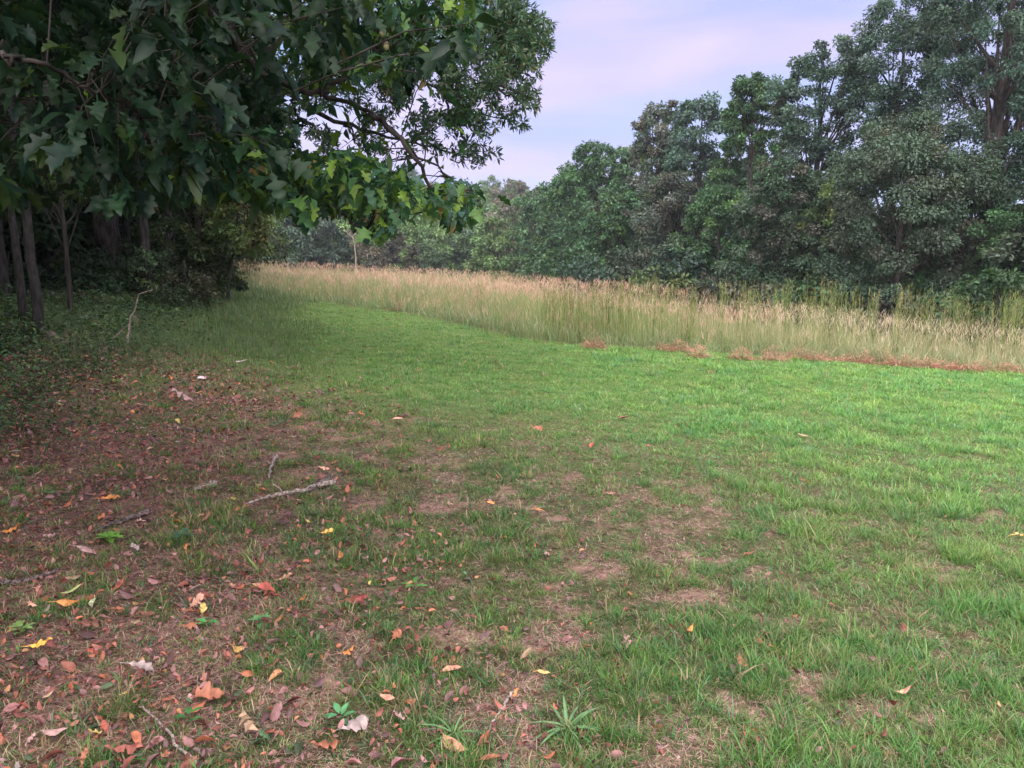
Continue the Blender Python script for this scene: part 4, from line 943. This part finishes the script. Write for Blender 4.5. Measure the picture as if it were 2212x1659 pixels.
SPEC = [
 (2192, 1172, .115, YEL, 'yellow-tan curled leaf lying on green grass at the right edge', 'oak', 2.7, 0), (1950, 1507, .07, PEACH, 'small peach leaf alone in thick grass low on the right side', 'oval', .2, None),
 (975, 1458, .105, PEACH, 'long narrow peach leaf lying flat across the middle of the lower lawn', 'oval', 0, None), (850, 1387, .12, RUST, 'rust-brown crumpled oak leaf, largest in the middle of the lower lawn', 'oak', 1.2, .6),
 (772, 1307, .13, DRED, 'dark red-brown cupped leaf beside a small yellow one', 'oak', .1, .7), (798, 1270, .06, YEL, 'small yellow leaf standing behind the dark red-brown cupped one', 'oval', 1.5, .9),
 (420, 1314, .12, PEACH, 'bright peach leaf propped up with a pinched waist', 'oak', 1.4, .9), (155, 1290, .11, (.45, .45, .20), 'pale olive leaf on top of a small leaf pile at the lower left', 'oval', .3, None),
 (148, 1312, .11, ORA, 'orange-pink long leaf under the pale olive one', 'oval', .6, .3), (205, 1312, .09, (.48, .46, .30), 'greyish green leaf curled at the side of the small leaf pile', 'oval', -1.1, .4),
 (92, 1404, .11, (.72, .40, .08), 'golden folded leaf, brightest at the lower left', 'oak', .1, .6), (308, 1462, .11, GRYT, 'pale grey leaf curled over grass at the lower left', 'oak', .2, .5),
 (195, 1368, .13, BRN, 'brown oak leaf just below the small leaf pile', 'oak', .4, None), (548, 1592, .13, TAN, 'tan oak leaf near the bottom edge with a dark shadow under it', 'oak', -1.2, .5),
 (765, 1588, .14, GRYT, 'grey-tan oak leaf with deep lobes near the bottom edge', 'oak', .9, .4), (702, 1632, .12, RUST, 'rusty leaf beside the grey-tan one at the bottom edge', 'oak', .6, None),
 (455, 1520, .12, RUST, 'dark rust crumpled leaf low in the lower left grass', 'maple', .5, .5), (1060, 1097, .07, ORA, 'vivid orange leaf in mid lawn', 'oval', .2, .5), (1165, 1112, .08, ORA, 'thin orange leaf on a bare patch right of the vivid orange one', 'oval', .4, None),
 (705, 1158, .09, (.75, .42, .12), 'yellow-orange leaf pair just below a red leaf', 'oak', .9, .6), (713, 1140, .08, RED, 'red leaf above the yellow-orange pair', 'oval', .1, None), (1160, 935, .16, RUST, 'rust leaf clump on the brown patch of the mid lawn', 'oak', .3, .6),
 (860, 913, .13, PEACH, 'salmon leaf at the edge of the fallen leaves in the mid distance', 'oval', .2, .3), (771, 901, .13, ORA, 'red-orange leaf standing up in the mid distance', 'maple', 1.3, .9), (392, 871, .26, PINK, 'large flat pinkish leaf in the mid distance on the left', 'maple', .1, None),
 (433, 822, .14, (.80, .62, .66), 'small whitish pink leaf beyond the large flat pinkish one', 'oval', 1.4, .9), (521, 786, .22, PALE, 'pale leaf sliver farthest along the lawn under the wood', 'oval', .1, None), (240, 1088, .13, ORA, 'orange curled leaf left of the long dead branch', 'oak', .4, .5),
 (560, 1223, .08, RED, 'deep red upright leaf in the middle of the leafy ground', 'oval', 1.4, .9), (731, 1208, .10, ORA, 'orange leaf curled like a hook on grass', 'oval', 1.5, .9), (616, 1258, .08, PEACH, 'peach and grey curled leaf just right of the crimson ones', 'oak', .4, .4),
 (577, 1292, .11, RED, 'crimson curled leaf half in grass above a darker one', 'oval', .4, .5), (590, 1308, .09, DRED, 'darkest red leaf tucked below the crimson curled one', 'oak', .2, None), (415, 1362, .09, RUST, 'two-tone rust leaf below the bright peach one', 'oak', .1, .8),
 (1740, 1056, .09, ORA, 'orange leaf lying in the grass right of centre', 'oak', .2, None), (1735, 948, .15, TAN, 'flat tan leaf in the far grass right of centre', 'oval', .1, None), (1346, 909, .15, BRN, 'dark brown leaf in the far lawn', 'oval', .2, None),
 (518, 1416, .09, (.55, .36, .12), 'half yellow half brown leaf on pinkish straw', 'oval', -.7, .6), (755, 1422, .06, ORA, 'small orange star-shaped leaf on pinkish straw', 'maple', .5, None), (838, 1520, .07, PEACH, 'small pink-orange leaf by a bare patch near the bottom', 'oval', -.6, .4),
 (590, 1450, .07, (.36, .13, .11), 'small mauve-brown oval leaf in grass near the bottom', 'oval', .3, None), (603, 1350, .06, RUST, 'small rust leaf on grey straw', 'oval', .8, None), (1108, 1508, .07, ORA, 'orange leaf at the upper end of the dry stalk', 'oval', 1.0, .5),
 (1043, 1612, .07, RED, 'red-orange leaf at the lower end of the dry stalk', 'oval', 1.4, .6), (1175, 1466, .06, (.66, .38, .14), 'small yellow-orange leaf in the lower middle grass', 'oval', .1, None), (985, 1625, .13, (.55, .30, .18), 'long curled brown-yellow leaf at the bottom edge', 'oval', -1.0, .5),
 (560, 1275, .07, PEACH, 'small pale orange leaf beside the crimson ones', 'oval', .2, None), (1065, 1655, .09, RUST, 'rust leaf cut by the bottom edge of the photo', 'oval', .3, None), (655, 1300, .06, ORA, 'little orange leaf between the crimson and dark red leaves', 'oval', 1.1, None),
 (120, 1600, .09, PINK, 'pinkish leaf on the ground low at the left', 'oval', .3, None), (265, 1640, .13, (.38, .13, .10), 'reddish oak leaf by the bottom edge at the left', 'oak', .2, None), (30, 1155, .12, ORA, 'orange leaf near the left edge among brown ones', 'oak', .2, .3),
 (190, 1205, .13, PINK, 'dusty pink leaf lying near the left edge', 'oval', .1, None), (700, 1020, .10, PEACH, 'white and orange leaf above the thick end of the dead branch', 'oak', .5, .5), (640, 905, .16, RUST, 'large red-brown leaf standing on edge in the mid distance', 'oak', .9, .8)]
rs = np.random.default_rng(77)
for u, v, s_, c_, lab, kd, rz, tl in SPEC: fallen(u, v, s_ * .88, c_, lab, kd, rz=rz, tilt=tl, rg=rs)
kinds = [(RUST, 'rusty'), (BRN, 'dark brown'), (PEACH, 'pale orange'), (TAN, 'tan'), (RED, 'red'), (ORA, 'bright orange'), (PINK, 'dusty pink'), (YEL, 'yellow'), (GRYT, 'grey'), ((.08, .16, .07), 'green')]
kw = [.22, .22, .08, .12, .07, .05, .12, .02, .05, .05]
m = 0
while m < 235:
    y_ = math.exp(rs.uniform(math.log(2.0), math.log(9.5))); x_ = rs.uniform(-.75, .70) * y_
    la = float(litter_amt(np.array([x_]), np.array([y_]))[0]); pr_ = max(la, .10 if x_ < 1.2 else .03)
    if rs.random() > pr_: continue
    k = rs.choice(10, p=kw); c_, w_ = kinds[k]; kd = rs.choice(['oak', 'oval', 'maple'], p=[.45, .45, .1])
    rg_ = 'out on the open lawn' if x_ > -.3 - .1 * y_ else 'near the bottom edge of the photo' if y_ < 2.9 else 'on the leafy ground around the long dead branch' if y_ < 5.2 else 'far back on the leafy ground'
    sh_ = {'oak': 'lobed', 'oval': 'plain oval', 'maple': 'broad pointed'}[kd]
    fallen(0, 0, rs.uniform(.035, .085) * (1 if y_ > 3 else .8), c_, w_ + ' ' + sh_ + ' fallen leaf ' + rg_, kd, w_ + ' ' + sh_ + ' fallen leaves ' + rg_, xy=(x_, y_), rg=rs)
    m += 1

# ------------------------------------------------------------------ sticks
def stick(name, pts, r0, r1, lab, mat, cat='stick', twigs=(), lift=.02):
    P = [gp(a * K, b * K) for a, b in pts]; x0, y0 = P[0]
    o_ = MB(); Q = [(a - x0, b - y0, g(a, b) - g(x0, y0) + lift) for a, b in P]
    q_ = limb(o_, Q, r0, r1, wob=.004, n=len(P) * 7, rg=rs)
    for f, dx, dy, dz in twigs:
        s = q_[int(f * (len(q_) - 1))]; limb(o_, [s, s + [dx * .5, dy * .5, dz * .6], s + [dx, dy, dz]], r1 * .9, .002, wob=.004, n=7, seg=5, rg=rs)
    ob = o_.build(name, mat, smooth_=True); ob.location = (x0, y0, g(x0, y0)); return tag(ob, lab, cat)
stick('dead_branch', [(722, 1052), (690, 1058), (655, 1070), (610, 1078), (575, 1085), (532, 1102)], .014, .006, 'long pale dead branch with a darker thick end lying across the leafy ground', M_stick, 'branch', [(.25, .05, -.10, .03), (.6, -.1, .05, .05)], .035)
stick('bark_piece', [(715, 1046), (690, 1056), (668, 1068)], .022, .015, 'rough dark piece of bark lying at the thick end of the long dead branch', M_dark, 'bark', (), .028)
stick('stick', [(467, 1050), (445, 1056), (420, 1063)], .012, .010, 'short thick pale stick left of the long dead branch', M_stick)
stick('stick', [(597, 990), (588, 1010), (580, 1040)], .010, .006, 'short crooked grey stick standing above the long dead branch', M_stick, 'stick', [(.5, -.06, .03, .02)])
stick('stick', [(320, 1112), (270, 1130), (210, 1150)], .014, .006, 'dark slim branch half hidden in leaves left of the long dead branch', M_dark)
stick('stick', [(0, 1268), (60, 1262), (130, 1240)], .010, .005, 'dark thin stick running in from the left edge', M_dark)
stick('stick', [(440, 938), (400, 932), (350, 925)], .010, .006, 'thin dark twig lying among leaves in the mid distance', M_dark)
stick('dry_stalk', [(1110, 1505), (1075, 1555), (1045, 1608)], .004, .003, 'straight tan dry stalk lying in the lower middle of the lawn', M_stick, 'stalk')
stick('dry_stalk', [(440, 1680), (330, 1560), (300, 1540)], .004, .002, 'thin dry stalk near the bottom edge on the left', M_stick, 'stalk')
x_, y_ = gp(233 * K + 0, 748 * K)
o_ = MB(); L0 = np.array([0, 0, .0]); sc = y_ / FPX * K
pt = lambda u, v: np.array([(u - 233) * sc, 0, (748 - v) * sc])
limb(o_, [pt(275, 750), pt(282, 712), pt(290, 680), pt(305, 652)], .016, .005, wob=.006, n=14, rg=rs)
limb(o_, [pt(233, 748), pt(250, 728), pt(268, 712), pt(284, 700)], .011, .004, wob=.006, n=10, rg=rs)
limb(o_, [pt(290, 680), pt(298, 686), pt(296, 700)], .006, .003, n=6, rg=rs); limb(o_, [pt(303, 655), pt(330, 630), pt(352, 622)], .006, .003, n=8, rg=rs)
ob = o_.build('dead_branch', M_stick, smooth_=True); ob.location = (x_, y_, g(x_, y_)); tag(ob, 'forked pale dead branch standing upright in the shaded weeds before the wood', 'branch')
# fallen log at the foot of the slim pair, pale stone in the wood
stick('log', [(95, 722), (120, 738), (150, 752)], .05, .04, 'dark rotting log at the foot of the slim grey pair', M_dark, 'log', (), .03)
def stone(u, v, r, lab, c):
    x_, y_ = gp(u * K, v * K); o_ = MB(); ball(o_, np.zeros(3), r, .45, c, 12)
    o_.v[0] = o_.v[0] * (1 + .25 * (vnoise(o_.v[0][:, 0] * 9, o_.v[0][:, 2] * 9 + o_.v[0][:, 1] * 5, .8, 5) - .5)[:, None])
    ob = o_.build('stone', M_dry, smooth_=True); ob.location = (x_, y_, g(x_, y_) + r * .2); tag(ob, lab, 'stone')
stone(128, 648, .28, 'flat grey stone in the dark wood behind the sapling', (.16, .17, .16)); stone(240, 638, .22, 'pale stone at the foot of the stoutest trunk', (.22, .21, .24)); stone(192, 692, .14, 'small pale stone in weeds right of the sapling', (.24, .23, .22))

# ------------------------------------------------------------------ small broad-leaved weeds in the lawn
def weed(u, v, size, nlv, col, lab, tm, group=None):
    x_, y_ = gp(u * K, v * K); o_ = MB(); a = np.linspace(0, 2 * math.pi, nlv, endpoint=False) + rs.uniform(-.3, .3, nlv)
    el = rs.uniform(.15, .8, nlv); d = np.stack([np.cos(a) * np.cos(el), np.sin(a) * np.cos(el), np.sin(el)], -1)
    st = np.stack([np.cos(a) * .01, np.sin(a) * .01, rs.uniform(.01, .04, nlv)], -1)
    T, F_ = tm; o_.stamp(T, F_, st, frames(d, np.tile([0, 0, 1.], (nlv, 1))), size * rs.uniform(.7, 1.1, nlv), np.array(col)[None] * (1 + rs.uniform(-.15, .15, (nlv, 1))))
    o_.tube([(0, 0, 0), (0, 0, .02), (0, 0, .04)], [.002, .002, .001], np.array(col) * .6, 4)
    ob = o_.build('weed_plant', M_oak); ob.location = (x_, y_, g(x_, y_)); tag(ob, lab, 'weed', group)
weed(236, 1175, .07, 6, (.14, .30, .05), 'bright lime-green weed seedling in the leafy ground at the left', T_oak[3])
weed(560, 1352, .05, 5, (.14, .32, .12), 'small light green star-shaped weed left of the crumpled rust leaf', T_oak[3])
weed(895, 1278, .06, 5, (.08, .24, .05), 'glossy green pointed-leaf weed in the middle of the lower lawn', T_oval)
weed(735, 1562, .06, 6, (.10, .28, .12), 'three-leaved bluish weed above the grey-tan oak leaf', T_oval)
weed(1010, 1250, .035, 3, (.13, .26, .15), 'tiny pale three-leaf weed in the lower middle lawn', T_oval)
weed(45, 1375, .05, 8, (.20, .32, .10), 'pale green leafy weed patch near the left edge', T_oak[3])
weed(450, 1360, .05, 6, (.08, .26, .08), 'bright green lobed weed right of the bright peach leaf', T_oak[3])
weed(410, 1565, .05, 6, (.07, .20, .06), 'dark green oval-leaf weed near the bottom at the left', T_oval)
weed(980, 1600, .10, 13, (.14, .26, .10), 'broad-bladed grassy weed rosette at the bottom middle', T_strap)
weed(1225, 1590, .13, 17, (.15, .28, .12), 'wide-spreading broad-bladed crabgrass rosette at the bottom right of the dry stalk', T_strap)
weed(600, 920, .08, 5, (.10, .22, .14), 'pale blue-green broad leaf weed in the mid distance among leaves', T_oval)
weed(400, 1165, .07, 7, (.05, .14, .09), 'bluish green lobed weed beside the dark slim branch', T_oak[0])

# ------------------------------------------------------------------ the evening air
import bmesh
hb = bmesh.new(); bmesh.ops.create_cube(hb, size=1)
for v in hb.verts: v.co = Vector((v.co.x * 1040, v.co.y * 1000 + 425, (v.co.z + .5) * 90 - 30))
hm = bpy.data.meshes.new('haze'); hb.to_mesh(hm); ho = bpy.data.objects.new('haze', hm); COL.objects.link(ho)
HZ = bpy.data.materials.new('haze_air'); HZ.use_nodes = True; t = HZ.node_tree; t.nodes.clear()
v_ = t.nodes.new('ShaderNodeVolumePrincipled'); v_.inputs['Color'].default_value = (.86, .88, 1, 1); v_.inputs['Density'].default_value = .00045; v_.inputs['Anisotropy'].default_value = .2
o_ = t.nodes.new('ShaderNodeOutputMaterial'); t.links.new(v_.outputs[0], o_.inputs['Volume'])
hm.materials.append(HZ); tag(ho, 'thin evening haze over the meadow and hill', 'haze', kind='stuff')
